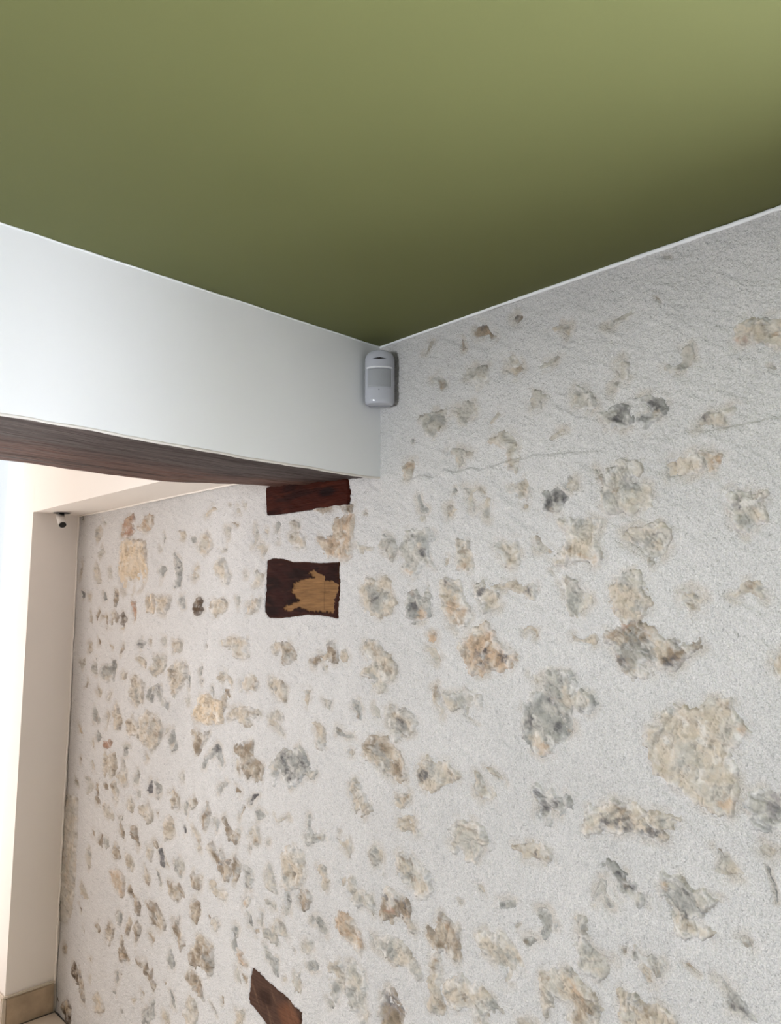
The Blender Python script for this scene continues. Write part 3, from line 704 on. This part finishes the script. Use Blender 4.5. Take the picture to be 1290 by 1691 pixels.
def build_wall():
    cols = np.arange(62, 1336, 2.0); ys = np.array([on_wall(c, 1000)[0] for c in cols])[::-1]
    ys = ys[ys < 3.02]; ys = np.concatenate([np.linspace(0.27, ys[0], 6)[:-1], ys])
    n = 620; V = []; nc = len(ys)
    # lowest height the frame sees, per column
    zl = []
    for yv in ys:
        k = (yv-CAM[1])/(XA-CAM[0]); lo, hi = -1.5, 1.5
        # ray at image row 1700 through this column
        for it in range(40):
            mid = (lo+hi)/2; d = np.array([XA, yv, CAM[2]+mid])-CAM; r = 845.5-FPX*(d@UP)/(d@FW)
            if r > 1712: lo = mid
            else: hi = mid
        zl.append(CAM[2]+lo)
    zl = np.maximum(np.array(zl), ZF+0.05)
    t = np.linspace(0, 1, n)[None, :]
    Z = zl[:, None]+(ZC-zl[:, None])*t
    low = ZF+(zl[:, None]-ZF)*np.linspace(0, 1, 121)[None, :-1]
    Z = np.concatenate([low, Z], 1); Y = np.repeat(ys[:, None], Z.shape[1], 1)
    y = Y.ravel(); z = Z.ravel()
    dip, halo = carve(y, z)
    h = wall_base(y, z)+wall_grit(y, z)*(1-0.5*halo)-dip
    f = fbm(y, z, 5.0, 4, 9); f2 = fbm(y, z, 60.0, 2, 10)
    col = PL[None, :]*(1+0.05*f[:, None]+0.03*f2[:, None])
    warm = np.clip(0.7*halo*(0.35+fbm(y, z, 45, 3, 11)), 0, 0.45)[:, None]
    col = col*(1-warm)+PAL['c'][None, :]*warm
    sp = (vnoise(y*420, z*420, 31) > 0.80) & (vnoise(y*25, z*25, 32) > -0.1)
    col = np.where(sp[:, None], col*0.80, col)
    V = np.stack([XA-h, y, z], 1)
    m = Z.shape[1]; i, j = np.meshgrid(np.arange(nc-1), np.arange(m-1), indexing='ij')
    a = (i*m+j).ravel(); F = np.stack([a, a+1, a+m+1, a+m], 1)
    me = mesh_np('wall_right', V, F, M_PLASTER, np.clip(col, 0, 1))
    return struct(link('wall_right', me))
WALL = build_wall()

def patch_grid(P, pad, step_y, step_z, nmax):
    y0, y1 = P[:,0].min()-pad, P[:,0].max()+pad; z0, z1 = P[:,1].min()-pad, P[:,1].max()+pad
    ny = int(min(nmax, max(5, (y1-y0)/step_y))); nz = int(min(nmax, max(5, (z1-z0)/step_z)))
    Y, Z = np.meshgrid(np.linspace(y0, y1, ny), np.linspace(z0, z1, nz), indexing='ij')
    return Y, Z
def steps(P):
    c = P.mean(0); d = np.array([XA, c[0], c[1]])-CAM; w = d@FW
    e = on_wall(645, 845); 
    # metres of wall covered by one photograph pixel, along y and along z
    px = 645+FPX*(d@RT)/w; py = 845.5-FPX*(d@UP)/w
    a = on_wall(px, py); b = on_wall(px+1, py); c2 = on_wall(px, py+1)
    return abs(b[0]-a[0]), abs(c2[1]-a[1])

def stone_arrays(s):
    P, w, sd0 = s['P'], s['w'], s['seed']
    uy, uz = steps(P)
    k = 1.7 if s['area'] > 60 else (1.3 if s['area'] != 20.0 else 2.2)
    wd = s['wd']; ra = min(0.0065, max(0.0012, 0.30*wd))         # how ragged the outline is
    Y, Z = patch_grid(P, 1.3*w+ra+0.001, k*uy, k*uz, 95)
    sd = poly_sd(P, Y, Z)
    o = sd0*3.17
    rag = fbm(Y+o, Z-o, 0.55/ra, 4, 21)*1.5*ra + vnoise(Y*420+o, Z*420, 20)*0.35*ra
    sdr = sd+rag
    big = min(1.0, wd/0.02)
    # broken facets: a few tilted planes, the highest wins, plus fracture relief in warped coordinates
    rnd = random.Random(sd0); fac = np.full(Y.shape, -1.0); c = P.mean(0); ext = P.max(0)-P.min(0)
    for q in range(6):
        cy = c[0]+rnd.uniform(-.4, .4)*ext[0]; cz = c[1]+rnd.uniform(-.4, .4)*ext[1]
        fac = np.maximum(fac, rnd.uniform(-.001, .0015)+(Y-cy)*rnd.uniform(-.25, .25)+(Z-cz)*rnd.uniform(-.25, .25))
    fac = np.clip(fac, -0.005, 0.007)-0.002
    an = rnd.uniform(0, math.pi); ca, sa = math.cos(an), math.sin(an)
    A, B = (Y*ca+Z*sa), (Z*ca-Y*sa)
    wy = Y+0.010*fbm(Y+o, Z, 40, 3, 61); wz = Z+0.010*fbm(Y-o, Z, 40, 3, 62)
    rid = 1-np.abs(fbm(wy+o, wz, 45, 3, 22))*2
    fis = 1-np.abs(fbm(A*0.45+o+0.01*rid, B*1.5, 60, 2, 63))*2.4
    h = wall_base(Y, Z) - 0.0032 + 1.2*big*fac + 0.0062*big*fbm(wy+o, wz+o, 42, 4, 23) + 0.0026*big*rid - 0.0030*big*sstep(0.7, 1.0, fis) + 0.0007*vnoise(Y*260+o, Z*260, 24)
    h = h - 0.010*sstep(-0.1*w, 1.2*w, sdr)
    # colours
    col = np.tile(PAL[s['kind']], (*Y.shape, 1))
    n1 = fbm(wy+o, wz+o, 30, 4, 25)[..., None]; n2 = fbm(wy-o, wz+o, 100, 3, 26)[..., None]; n3 = vnoise(Y*330+o, Z*330, 28)[..., None]
    alt = {'l': 'c', 'c': 'l', 'g': 'l', 'o': 'c', 'r': 'o', 'b': 'c', 'd': 'g', 'k': 'b', 'y': 'c', 'v': 'g', 'w': 'l'}[s['kind']]
    m = sstep(-0.2, 0.5, n1)*0.8; col = col*(1-m)+PAL[alt]*m
    for (kk, sy, sz, ry, rz) in s['spots']:
        rr = max(ry, rz)
        py = Y+0.9*rr*fbm(Y+o, Z, 1.3/max(rr, .004), 3, 64); pz = Z+0.9*rr*fbm(Y, Z+o, 1.3/max(rr, .004), 3, 65)
        d = np.hypot((py-sy)/ry, (pz-sz)/rz)+0.5*fbm(py+o, pz, 90, 3, 27)+0.22*n3[..., 0]
        mm = (sstep(1.35, 0.45, d)*(0.88 if kk in 'dk' else 0.75))[..., None]
        if kk in 'dkb': mm = mm*(0.55+0.45*sstep(-0.35, 0.05, n2+0.5*n3))
        col = col*(1-mm)+PAL[kk]*mm
    wm = sstep(0.20, 0.55, fbm(wy+2*o, wz, 60, 4, 29))[..., None]*0.6          # lime wash left on the face
    col = col*(1-wm)+PAL['w']*wm
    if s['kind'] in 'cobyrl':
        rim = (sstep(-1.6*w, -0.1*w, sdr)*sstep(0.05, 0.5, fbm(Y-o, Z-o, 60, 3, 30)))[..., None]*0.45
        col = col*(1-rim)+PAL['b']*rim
    # render smeared over the margins
    es = sstep(-min(2.6*w, 0.55*wd), 0.3*w, sdr+0.9*w*fbm(wy, wz+o, 70, 3, 66))[..., None]*(0.25+0.75*sstep(-0.35, 0.25, fbm(Y+3*o, Z, 24, 3, 67)))[..., None]
    es = es*(0.35 if s['kind'] in 'dk' else (0.5 if s['area'] < 500 else 0.62))
    col = col*(1-es)+PL*0.985*es
    if s['area'] < 1800: col = col*(0.93*(1-es)+es)
    col = col*(1+0.10*n2+0.05*n1+0.05*n3)
    crk = (sstep(0.72, 0.98, fis)*0.30+sstep(0.75, 1.0, rid)*0.12)[..., None]*(1-0.7*es)       # darker along fissures and ridge lines
    col = col*(1-crk); hi = (sstep(0.1, 0.6, fbm(A*0.5-o, B*1.8, 75, 3, 68)))[..., None]*0.22*(1-es); col = col*(1-hi)+PAL['w']*hi
    keep = sdr < 1.2*w
    return Y, Z, h, np.clip(col, 0.01, 0.9), keep

def patch_mesh(Y, Z, h, col, keep):
    ny, nz = Y.shape
    idx = np.arange(ny*nz).reshape(ny, nz)
    q = keep[:-1, :-1] | keep[1:, :-1] | keep[:-1, 1:] | keep[1:, 1:]
    F = np.stack([idx[:-1, :-1][q], idx[:-1, 1:][q], idx[1:, 1:][q], idx[1:, :-1][q]], 1)
    used = np.unique(F); rm = np.full(ny*nz, -1); rm[used] = np.arange(len(used))
    V = np.stack([(XA-h).ravel(), Y.ravel(), Z.ravel()], 1)[used]
    return V, rm[F], col.reshape(-1, 3)[used]

order = sorted(STN, key=lambda s: -s['area'])
rest_V, rest_F, rest_C, off = [], [], [], 0
for r, s in enumerate(order):
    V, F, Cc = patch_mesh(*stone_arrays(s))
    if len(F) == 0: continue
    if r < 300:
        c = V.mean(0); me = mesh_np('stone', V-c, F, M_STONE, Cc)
        link('stone', me, WALL, Vector(c))  # one thin dark piece among these is put in for a crack in the render
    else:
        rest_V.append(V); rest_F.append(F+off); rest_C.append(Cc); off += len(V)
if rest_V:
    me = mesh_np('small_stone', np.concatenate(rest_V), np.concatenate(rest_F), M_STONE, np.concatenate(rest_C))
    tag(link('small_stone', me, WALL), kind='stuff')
print('stones', len(order), 'faces', sum(len(o.data.polygons) for o in C.objects if o.type == 'MESH'))

# wall_right goes on to the right of the frame, round the window that lights the room
bm = bmesh.new(); y0, y1, wz0, wz1 = -1.30, 0.10, 0.20, 1.72; XO = XA+0.55
add_box(bm, XA, XO, y1, 0.275, ZF-0.1, ZC); add_box(bm, XA, XO, -3.0, y0, ZF-0.1, ZC)
add_box(bm, XA, XO, y0, y1, ZF-0.1, wz0); add_box(bm, XA, XO, y0, y1, wz1, ZC)
rw = bm_obj('render_beside_window', bm, M_BEAD, WALL)
wn = box('window_2', M_WHITE, (XA+0.47, XA+0.53, y0, y0+0.05, wz0, wz1)); struct(wn)
for e in ((y1-.05, y1, wz0, wz1), (y0+.05, y1-.05, wz0, wz0+.05), (y0+.05, y1-.05, wz1-.05, wz1), (-.625, -.575, wz0+.05, wz1-.05)):
    box('window_frame', M_WHITE, (XA+0.47, XA+0.53, *e), wn)
for e in ((y0+.05, -.625), (-.575, y1-.05)): box('pane', M_GLASS, (XA+0.495, XA+0.502, *e, wz0+.05, wz1-.05), wn)

# ------------------------------------------------------------------ ceiling and its edge bead
def ceiling():
    return struct(box('ceiling', M_GREEN, (-3.0, XA+0.02, -3.0, YB+0.02, ZC, ZC+0.12)))
ceiling()
def ribbon(name, pts, r0, r1, mat, seed, parent=None, kind=None, amp=0.0012, step=0.006):
    """an uneven thin bead running along pts, elliptical section"""
    P = np.array(pts, float); d = np.r_[0, np.cumsum(np.linalg.norm(np.diff(P, axis=0), axis=1))]
    n = max(4, int(d[-1]/step)); t = np.linspace(0, d[-1], n); Q = np.stack([np.interp(t, d, P[:, k]) for k in range(3)], 1)
    T = np.gradient(Q, axis=0); T /= np.linalg.norm(T, axis=1)[:, None]
    up = np.array([0, 0, 1.0]) if abs(T[0][2]) < 0.9 else np.array([1.0, 0, 0])
    S = np.cross(T, up); S /= np.linalg.norm(S, axis=1)[:, None]; U = np.cross(S, T)
    k = 8; V = []
    for i in range(n):
        a = 1+0.18*float(vnoise(np.array(t[i]*60.), np.array(seed*3.1), seed)); dz = amp*float(vnoise(np.array(t[i]*22.), np.array(seed*1.7), seed+1))
        for j in range(k):
            an = 2*math.pi*j/k; V.append(Q[i]+S[i]*math.cos(an)*r0*a+U[i]*(math.sin(an)*r1*a+dz))
    F = [[i*k+j, i*k+(j+1) % k, (i+1)*k+(j+1) % k, (i+1)*k+j] for i in range(n-1) for j in range(k)]
    o = link(name, mesh_np(name, V, F, mat), parent)
    if kind: o['kind'] = kind
    return o
ribbon('trim_1', [(XA-0.003, 0.20, ZC-0.006), (XA-0.002, 0.6, ZC-0.0035), (XA-0.0005, 0.95, ZC-0.001), (XA+0.0003, YB, ZC-0.0005)], 0.0032, 0.0040, M_WHITE, 1, None, 'structure', 0.0004)
ribbon('trim_2', [(-3.0, YB, ZC-0.0015), (XA, YB, ZC-0.0015)], 0.0016, 0.0018, M_WHITE, 2, None, 'structure', 0.0008)

# ------------------------------------------------------------------ header over the opening, its plaster edge and the oak beam
HL = [on_header(*q) for q in [(0,682),(52,690),(80,696),(150,708),(208,720),(300,736),(380,750),(420,758),(470,765),(509,770),(564,781),(600,786),(628,787)]]
HL = [(-3.0, HL[0][1])]+HL; HL[-1] = (XA+0.02, HL[-1][1])
hx = np.unique(np.r_[np.linspace(-3, -0.2, 8), np.linspace(-0.2, XA+0.02, 160)])
hz = np.interp(hx, [a for a, b in HL], [b for a, b in HL])
bm = bmesh.new(); prev = None
for i, (x, z) in enumerate(zip(hx, hz)):
    zz = z+0.0012*float(vnoise(np.array(x*24.), np.array(0.5), 3))
    ring = [bm.verts.new(p) for p in ((x, YB, zz), (x, YB, ZC+0.02), (x, YH, 2.55), (x, YH, 1.99), (x, YB+0.03, 1.99), (x, YB+0.012, zz+0.004))]
    if prev:
        for k in range(6): bm.faces.new((prev[k], prev[(k+1) % 6], ring[(k+1) % 6], ring[k]))
    prev = ring
struct(bm_obj('wall_front', bm, M_WHITE))
ribbon('trim_3', [(x, YB+0.001, z-0.001) for x, z in HL], 0.0022, 0.0028, M_BEAD, 4, None, 'structure', 0.0008)

def beam():
    xs = np.concatenate([np.linspace(-1.6, -0.1, 20), np.linspace(-0.1, XA+0.03, 330)[1:]]); tv = np.linspace(0, 1, 70)
    X, T = np.meshgrid(xs, tv, indexing='ij')
    Yb = YB+0.006+T*(YH-0.004-YB)
    hzb = np.interp(X, [a for a, b in HL], [b for a, b in HL])
    Z = hzb*(1-T)+1.9035*T+0.004*(1-T)+0.022*T*sstep(0.85, 1.2, X)
    Z += -0.006*sstep(0.40, 0.62, T+0.03*fbm(X, X*0, 3, 2, 41))*(1-T) + 0.0035*fbm(X*0.35, Yb*2.5, 9, 3, 42)+0.0018*fbm(X*0.16, Yb*1.6, 60, 3, 43)
    far = T[:, -1]
    Yb[:, -1] += 0.004*fbm(X[:, -1], X[:, -1]*0, 12, 3, 44)
    g = fbm(X*0.10, Yb*1.6, 40, 4, 45); g2 = fbm(X*0.2, Yb, 12, 3, 46); b = sstep(-0.10, 0.12, T-0.50+0.10*fbm(X, Yb*0, 2.5, 3, 47)+0.10*g)
    ca, cb = rgb(90,78,76), rgb(112,80,70); cc, cdk = rgb(136,102,86), rgb(50,36,33)
    col = ca*(1-b[..., None])+cb*b[..., None]
    m = (sstep(0.05, 0.45, g)*0.8)[..., None]; col = col*(1-m)+cdk*m
    m = (sstep(0.1, 0.5, g2)*sstep(0.4, 0.7, T)*0.5)[..., None]; col = col*(1-m)+cc*m
    col = col*(1+0.25*g[..., None])
    n, k = X.shape; idx = np.arange(n*k).reshape(n, k)
    F = np.stack([idx[:-1, :-1], idx[:-1, 1:], idx[1:, 1:], idx[1:, :-1]], -1).reshape(-1, 4)
    V = np.stack([X, Yb, Z], -1).reshape(-1, 3); Cc = col.reshape(-1, 3)
    # far and near faces and the top close the beam
    nb = len(V); top = np.concatenate([np.stack([xs, np.full(n, YH-0.004), np.full(n, 2.0)], 1), np.stack([xs, np.full(n, YB+0.04), np.full(n, 1.985)], 1)])
    V = np.concatenate([V, top]); Cc = np.concatenate([Cc, np.tile(ca, (2*n, 1))])
    i = np.arange(n-1)
    F = np.concatenate([F, np.stack([idx[:-1, -1], nb+i, nb+i+1, idx[1:, -1]], 1), np.stack([nb+i, nb+n+i, nb+n+i+1, nb+i+1], 1), np.stack([nb+n+i, idx[:-1, 0], idx[1:, 0], nb+n+i+1], 1)])
    o = link('wooden_beam', mesh_np('wooden_beam', V, F, M_BEAM, np.clip(Cc, 0.005, 0.9)))
    return tag(o, 'long weathered dark brown oak beam spanning the opening under the white header', 'beam')
beam()

# ------------------------------------------------------------------ timbers set in the stone wall
BAREP = np.array([on_wall(*q) for q in BARE])
def timber(s, label):
    P = s['P']; uy, uz = steps(P); pad = 0.003
    Y, Z = patch_grid(P, pad, 1.3*uy, 1.3*uz, 110); sd = poly_sd(P, Y, Z)+0.0012*fbm(Y, Z, 120, 3, 51)
    nm = s['name']; low = nm == 'lower'
    th = 0.0 if not low else -0.95
    gy, gz = Y*math.cos(th)-Z*math.sin(th), Y*math.sin(th)+Z*math.cos(th)
    g = fbm(gy*0.16, gz*1.0, 110, 4, 52); g2 = fbm(gy*0.3, gz, 30, 3, 53)
    base, dk, lt = {'upper': (rgb(58,20,10), rgb(30,10,6), rgb(78,34,20)), 'middle': (rgb(46,20,16), rgb(20,8,7), rgb(66,38,30)),
                    'lower': (rgb(82,60,50), rgb(48,32,26), rgb(122,94,76))}[nm]
    col = np.tile(base, (*Y.shape, 1))
    m = (sstep(0.0, 0.5, g2)*0.7)[..., None]; col = col*(1-m)+dk*m
    m = (sstep(0.15, 0.6, g)*0.6)[..., None]; col = col*(1-m)+lt*m
    h = 0.001+0.0012*g+0.001*g2 + (0.003 if nm == 'upper' else 0)
    if nm == 'middle':
        b = poly_sd(BAREP, Y, Z)+0.0055*fbm(Y, Z, 190, 4, 54)-0.001
        mb = sstep(0.0008, -0.0008, b)[..., None]; bare = rgb(132,98,64)*(1+0.16*g[..., None]+0.12*g2[..., None])
        line = (np.abs(Y-on_wall(536, 980)[0]) < 0.0012) & (b < -0.004); bare = np.where(line[..., None], bare*0.75, bare)
        col = col*(1-mb)+bare*mb; h = h-0.0022*mb[..., 0]
        edge = sstep(-0.004, 0, poly_sd(P, Y, Z))[..., None]*0.5; col = col*(1-edge)+rgb(92,60,42)*edge
    if nm == 'upper':
        c0 = on_wall(540, 812); d = np.hypot((Y-c0[0])/0.04, (Z-c0[1])/0.014)+0.4*g2
        m = sstep(1.1, 0.4, d)[..., None]*0.8; col = col*(1-m)+rgb(12,5,3)*m
    if low:
        c0 = on_wall(438, 1648); d = np.hypot((Y-c0[0])/0.03, (Z-c0[1])/0.02)+0.4*g2
        m = sstep(1.2, 0.4, d)[..., None]*0.7; col = col*(1-m)+dk*m
        c0 = on_wall(480, 1680); d = np.hypot((Y-c0[0])/0.05, (Z-c0[1])/0.03)+0.4*g2
        m = sstep(1.2, 0.4, d)[..., None]*0.6; col = col*(1-m)+rgb(125,82,58)*m
    h = h-0.016*sstep(-0.0015, 0.0035, sd)+0.0002
    V, F, Cc = patch_mesh(Y, Z, h+wall_base(Y, Z)*0.5, np.clip(col, 0.003, 0.9), sd < 0.0035)
    # a back so that the timber is a solid block
    c = V.mean(0); yb0, yb1, zb0, zb1 = P[:,0].min()+.006, P[:,0].max()-.006, P[:,1].min()+.006, P[:,1].max()-.006
    o = link('timber_block', mesh_np('timber_block', V-c, F, M_TIMBER, Cc), None, Vector(c))
    return tag(o, label, 'timber block')
timber(TIM[0], 'dark reddish timber end in the stone wall directly under the oak beam')
timber(TIM[1], 'squarish dark timber block in the stone wall with a bare light-wood patch')
timber(TIM[2], 'slanted brown timber piece low in the stone wall at the bottom edge')

# ------------------------------------------------------------------ far room: boxing and pier, skirting, floor, shell
bm = bmesh.new()
add_box(bm, XP, XA+0.02, YH-0.002, YP+0.001, ZS, 2.55)
bx = struct(bm_obj('wall_boxing', bm, M_CREAM))
bm = bmesh.new(); add_box(bm, XP, XA+0.05, YP, YQ, ZF-0.1, 2.55); struct(bm_obj('wall_pier', bm, M_CREAM))
# wavy filler joints where pier and soffit meet the stones
ribbon('trim_4', [(XA-0.006, YP-0.004, ZF+0.10), (XA-0.008, YP-0.006, 0.9), (XA-0.004, YP-0.004, 1.2), (XA-0.005, YP-0.004, ZS)], 0.005, 0.004, M_CREAM, 6, None, 'structure', 0.002, 0.01)
ribbon('trim_5', [(XA-0.004, YP, ZS-0.002), (XA-0.004, YH, ZS-0.002)], 0.004, 0.003, M_CREAM, 7, None, 'structure', 0.001, 0.01)
# smooth band of finishing plaster under the soffit
bz = struct(box('baseboard_far', M_GROUT, (XP-0.004, XA-0.004, YP-0.006, YP+0.0005, ZF, ZF+0.104)))
ZT = 0.232
def tile(name, ext, mat, parent): return box(name, mat, ext, parent, 0.0025)
tile('tile', (XP+0.001, XA-0.012, YP-0.014, YP-0.004, ZF+0.004, ZT-0.004), M_TRAV, bz)
tile('tile_edge', (XP-0.012, XA-0.008, YP-0.012, YP-0.0005, ZT-0.004, ZT+0.003), M_TRAV_EDGE_LIT, bz)
tile('tile_edge', (XP-0.012, XP+0.001, YP-0.0145, YP-0.003, ZF+0.004, ZT-0.004), M_TRAV_EDGE_LIT, bz)
tile('tile', (XP-0.012, XP-0.002, YP-0.003, YQ, ZF+0.004, ZT+0.002), M_TRAV_EDGE_LIT, bz)  # window light on the pier's side tile put in as paler travertine
fl = struct(box('floor', M_FLOOR, (-3.0, XA+0.1, -3.0, 3.5, ZF-0.1, ZF)))
rt = random.Random(4)
TF = paint('floor_travertine', (0.60, 0.52, 0.43), 0.45, 0.35, 60, 0.2, 0.001, 0.08, 9)
for i in range(10):
    for j in range(4):
        x1 = XA-0.006-i*0.404; y1_ = YP-0.016-j*0.404
        tile('tile', (x1-0.40, x1, y1_-0.40, y1_, ZF-0.002, ZF+0.004+rt.uniform(-.0004, .0004)), TF, fl)
struct(box('ceiling_far', M_CREAM, (-3.0, XA+0.05, YH-0.05, 3.5, 2.52, 2.62)))
bm = bmesh.new(); add_box(bm, -3.0, -0.75, 3.16, 3.40, ZF-0.1, 2.6); add_box(bm, -0.75, 1.3, 3.16, 3.40, 2.40, 2.6)
fw = struct(bm_obj('wall_far', bm, M_CREAM))
w1 = struct(box('window_1', M_WHITE, (-0.75, -0.69, 3.20, 3.26, ZF, 2.40)))
box('window_frame', M_WHITE, (-0.69, 1.3, 3.20, 3.26, 2.34, 2.40), w1)
box('window_frame', M_WHITE, (0.20, 0.26, 3.20, 3.26, ZF, 2.34), w1)
for e in ((-.69, .20), (.26, 1.3)): box('pane', M_GLASS, (*e, 3.225, 3.231, ZF+0.01, 2.34), w1)
bm = bmesh.new(); add_box(bm, -3.12, -3.0, -3.0, -0.05, ZF-0.1, 2.6); add_box(bm, -3.12, -3.0, 1.15, YH, ZF-0.1, 2.6)
add_box(bm, -3.12, -3.0, -0.05, 1.15, ZF-0.1, 1.25); add_box(bm, -3.12, -3.0, -0.05, 1.15, 1.85, 2.6)
struct(bm_obj('wall_left', bm, M_ROOM))
struct(box('wall_left_far', M_CREAM, (-3.12, -3.0, YH, 3.5, ZF-0.1, 2.6)))
struct(box('added_light_baffle', M_ROOM, (-0.92, -0.80, -3.0, YB, 1.89, ZC+0.01)))  # unseen bulkhead, added to keep back-window daylight off the ceiling
struct(box('wall_back', M_BACK, (-3.0, XA+0.5, -3.12, -3.0, ZF-0.1, 2.4)))
# pier left of the opening under the beam
struct(box('wall_front_pier', M_WHITE, (-3.0, -1.3, YB+0.002, YH-0.01, ZF-0.05, 1.99)))

# ------------------------------------------------------------------ motion sensor in the corner
def empty(name, loc, rz=0):
    o = bpy.data.objects.new(name, None); C.objects.link(o); o.location = loc; o.rotation_euler = (0, 0, rz); o.empty_display_size = 0.02
    return o
def sensor():
    root = tag(empty('motion_sensor', (XA-0.026, YB-0.026, 2.058), math.radians(-135)), 'small white plastic motion sensor tucked into the corner under the green ceiling', 'sensor')
    # local +X looks out into the room, Z up; body height 0.124, width 0.066
    H, W, D = 0.124, 0.0345, 0.040
    def prof(z, inset=0.0):     # half ellipse section, rounded at the top and bottom corners
        e = min(z, H-z); r = 0.020 if z > H/2 else 0.012
        k = 1.0 if e > r else math.sqrt(max(0.0, 1-(1-e/r)**2))
        return (W-inset)*(0.80+0.20*k if z < H/2 else 0.62+0.38*k), (D-inset)*(0.90+0.10*k)
    def pt(u, z, inset=0.0):    # u -1..1 across the face
        w, d = prof(z, inset); a = u*math.pi/2
        ss = math.sin(a); cs = math.cos(a)
        return (d*(0.25+0.75*abs(cs)**0.8), w*ss*1.0, z)
    nz, nu = 50, 40; bm = bmesh.new()
    zl0, zl1 = 0.036, 0.082
    rows = []
    for i in range(nz+1):
        t = i/nz; z = H*(0.5-0.5*math.cos(math.pi*t)) if i not in (0, nz) else H*t
        z = min(max(z, 0.0), H)
        row = []
        for j in range(nu+1):
            u = -1+2*j/nu; p = list(pt(u, z))
            if zl0 < z < zl1 and abs(p[1]) < 0.0265:       # shallow window the lens sits in
                p[0] -= 0.0018
            row.append(bm.verts.new(p))
        rows.append(row)
    for i in range(nz):
        for j in range(nu): bm.faces.new((rows[i][j], rows[i][j+1], rows[i+1][j+1], rows[i+1][j]))
    back = []
    for i in (0, nz):
        w, d = prof(0 if i == 0 else H)
        a = bm.verts.new((-0.004, -w*0.86, rows[i][0].co.z)); b = bm.verts.new((-0.004, w*0.86, rows[i][0].co.z)); back.append((a, b))
        bm.faces.new([a]+rows[i]+[b])
    l = [rows[i][0] for i in range(nz+1)]; r = [rows[i][nu] for i in range(nz+1)]
    bm.faces.new([back[0][0]]+l+[back[1][0]]); bm.faces.new([back[0][1]]+r+[back[1][1]]); bm.faces.new((back[0][0], back[0][1], back[1][1], back[1][0]))
    bm_obj('housing', bm, M_PVC, root, None, True)
    # lens: its own finely ribbed curved sheet
    bm = bmesh.new(); rows = []
    for i in range(13):
        z = zl0+0.0015+(zl1-zl0-0.003)*i/12; row = []
        for j in range(29):
            u = -0.56+1.12*j/28; p = pt(u, z); row.append(bm.verts.new((p[0]-0.0008+(0.0002 if j % 2 else 0), p[1], z)))
        rows.append(row)
    for i in range(12):
        for j in range(28): bm.faces.new((rows[i][j], rows[i][j+1], rows[i+1][j+1], rows[i+1][j]))
    r = bmesh.ops.extrude_face_region(bm, geom=bm.faces[:]); bmesh.ops.translate(bm, verts=[v for v in r['geom'] if isinstance(v, bmesh.types.BMVert)], vec=(-0.0015, 0, 0))
    bm_obj('lens', bm, M_LENS, root, None, True)
    def arc(name, z, zt, um, out, mat, taper=False):
        bm = bmesh.new(); prev = None
        for j in range(25):
            u = -um+2*um*j/24; k = (1-abs(u/um)) if taper else 1.0; hh = zt*max(k, 0.08)
            p = pt(u, z); q = [bm.verts.new((p[0]+o, p[1]*(1+0.02*o*100), z+dz)) for o, dz in ((-0.001, -hh), (out, -hh), (out, hh), (-0.001, hh))]
            if prev:
                for k2 in range(4): bm.faces.new((prev[k2], prev[(k2+1) % 4], q[(k2+1) % 4], q[k2]))
            else: bm.faces.new(q)
            prev = q
        bm.faces.new(prev); return bm_obj(name, bm, mat, root)
    arc('upper_rim', zl1+0.0012, 0.0016, 0.66, 0.0012, plain('bright_plastic', (0.85, 0.85, 0.87), 0.3))
    arc('lower_rim', zl0-0.0006, 0.0008, 0.66, 0.0008, M_PVC)
    arc('vent_slot', 0.1035, 0.0019, 0.30, 0.0007, M_BLACK, True)
    bm = bmesh.new(); bmesh.ops.create_uvsphere(bm, u_segments=8, v_segments=6, radius=0.0011); p = pt(-0.02, 0.030)
    bm_obj('indicator', bm, M_BLACK, root, (p[0], p[1], 0.030))
sensor()

# ------------------------------------------------------------------ little spotlight under the soffit
def spot():
    c = (1.105, 2.925, ZS); root = tag(empty('ceiling_spotlight', c), 'tiny white cylindrical spotlight fixed under the soffit in the far corner', 'lamp')
    def cyl(name, a, b, r, mat, n=24, r2=None):
        a, b = Vector(a), Vector(b); bm = bmesh.new()
        bmesh.ops.create_cone(bm, cap_ends=True, segments=n, radius1=r, radius2=r if r2 is None else r2, depth=(b-a).length)
        q = (b-a).to_track_quat('Z', 'Y').to_matrix().to_4x4(); bmesh.ops.transform(bm, matrix=Matrix.Translation((a+b)/2) @ q, verts=bm.verts)
        o = bm_obj(name, bm, mat, root); 
        for p in o.data.polygons: p.use_smooth = len(p.vertices) == 4
        return o
    cyl('base_plate', (0, 0, -0.0035), (0, 0, 0.0), 0.034, M_SPOT, 32)
    cyl('black_disc', (0, 0, -0.0048), (0, 0, -0.0035), 0.030, M_BLACK, 32)  # black lower plate of the fitting
    cyl('stem', (0, 0, -0.014), (0, 0, -0.004), 0.009, M_BLACK)
    ax = Vector((-0.10, -0.72, -0.62)).normalized(); s = Vector((0.0, 0.012, -0.014)); e = s+ax*0.058
    h = cyl('lamp_head', s, e, 0.0155, M_SPOT)
    ring = cyl('reflector', e-ax*0.001, e+ax*0.0012, 0.0125, M_BLACK)
spot()
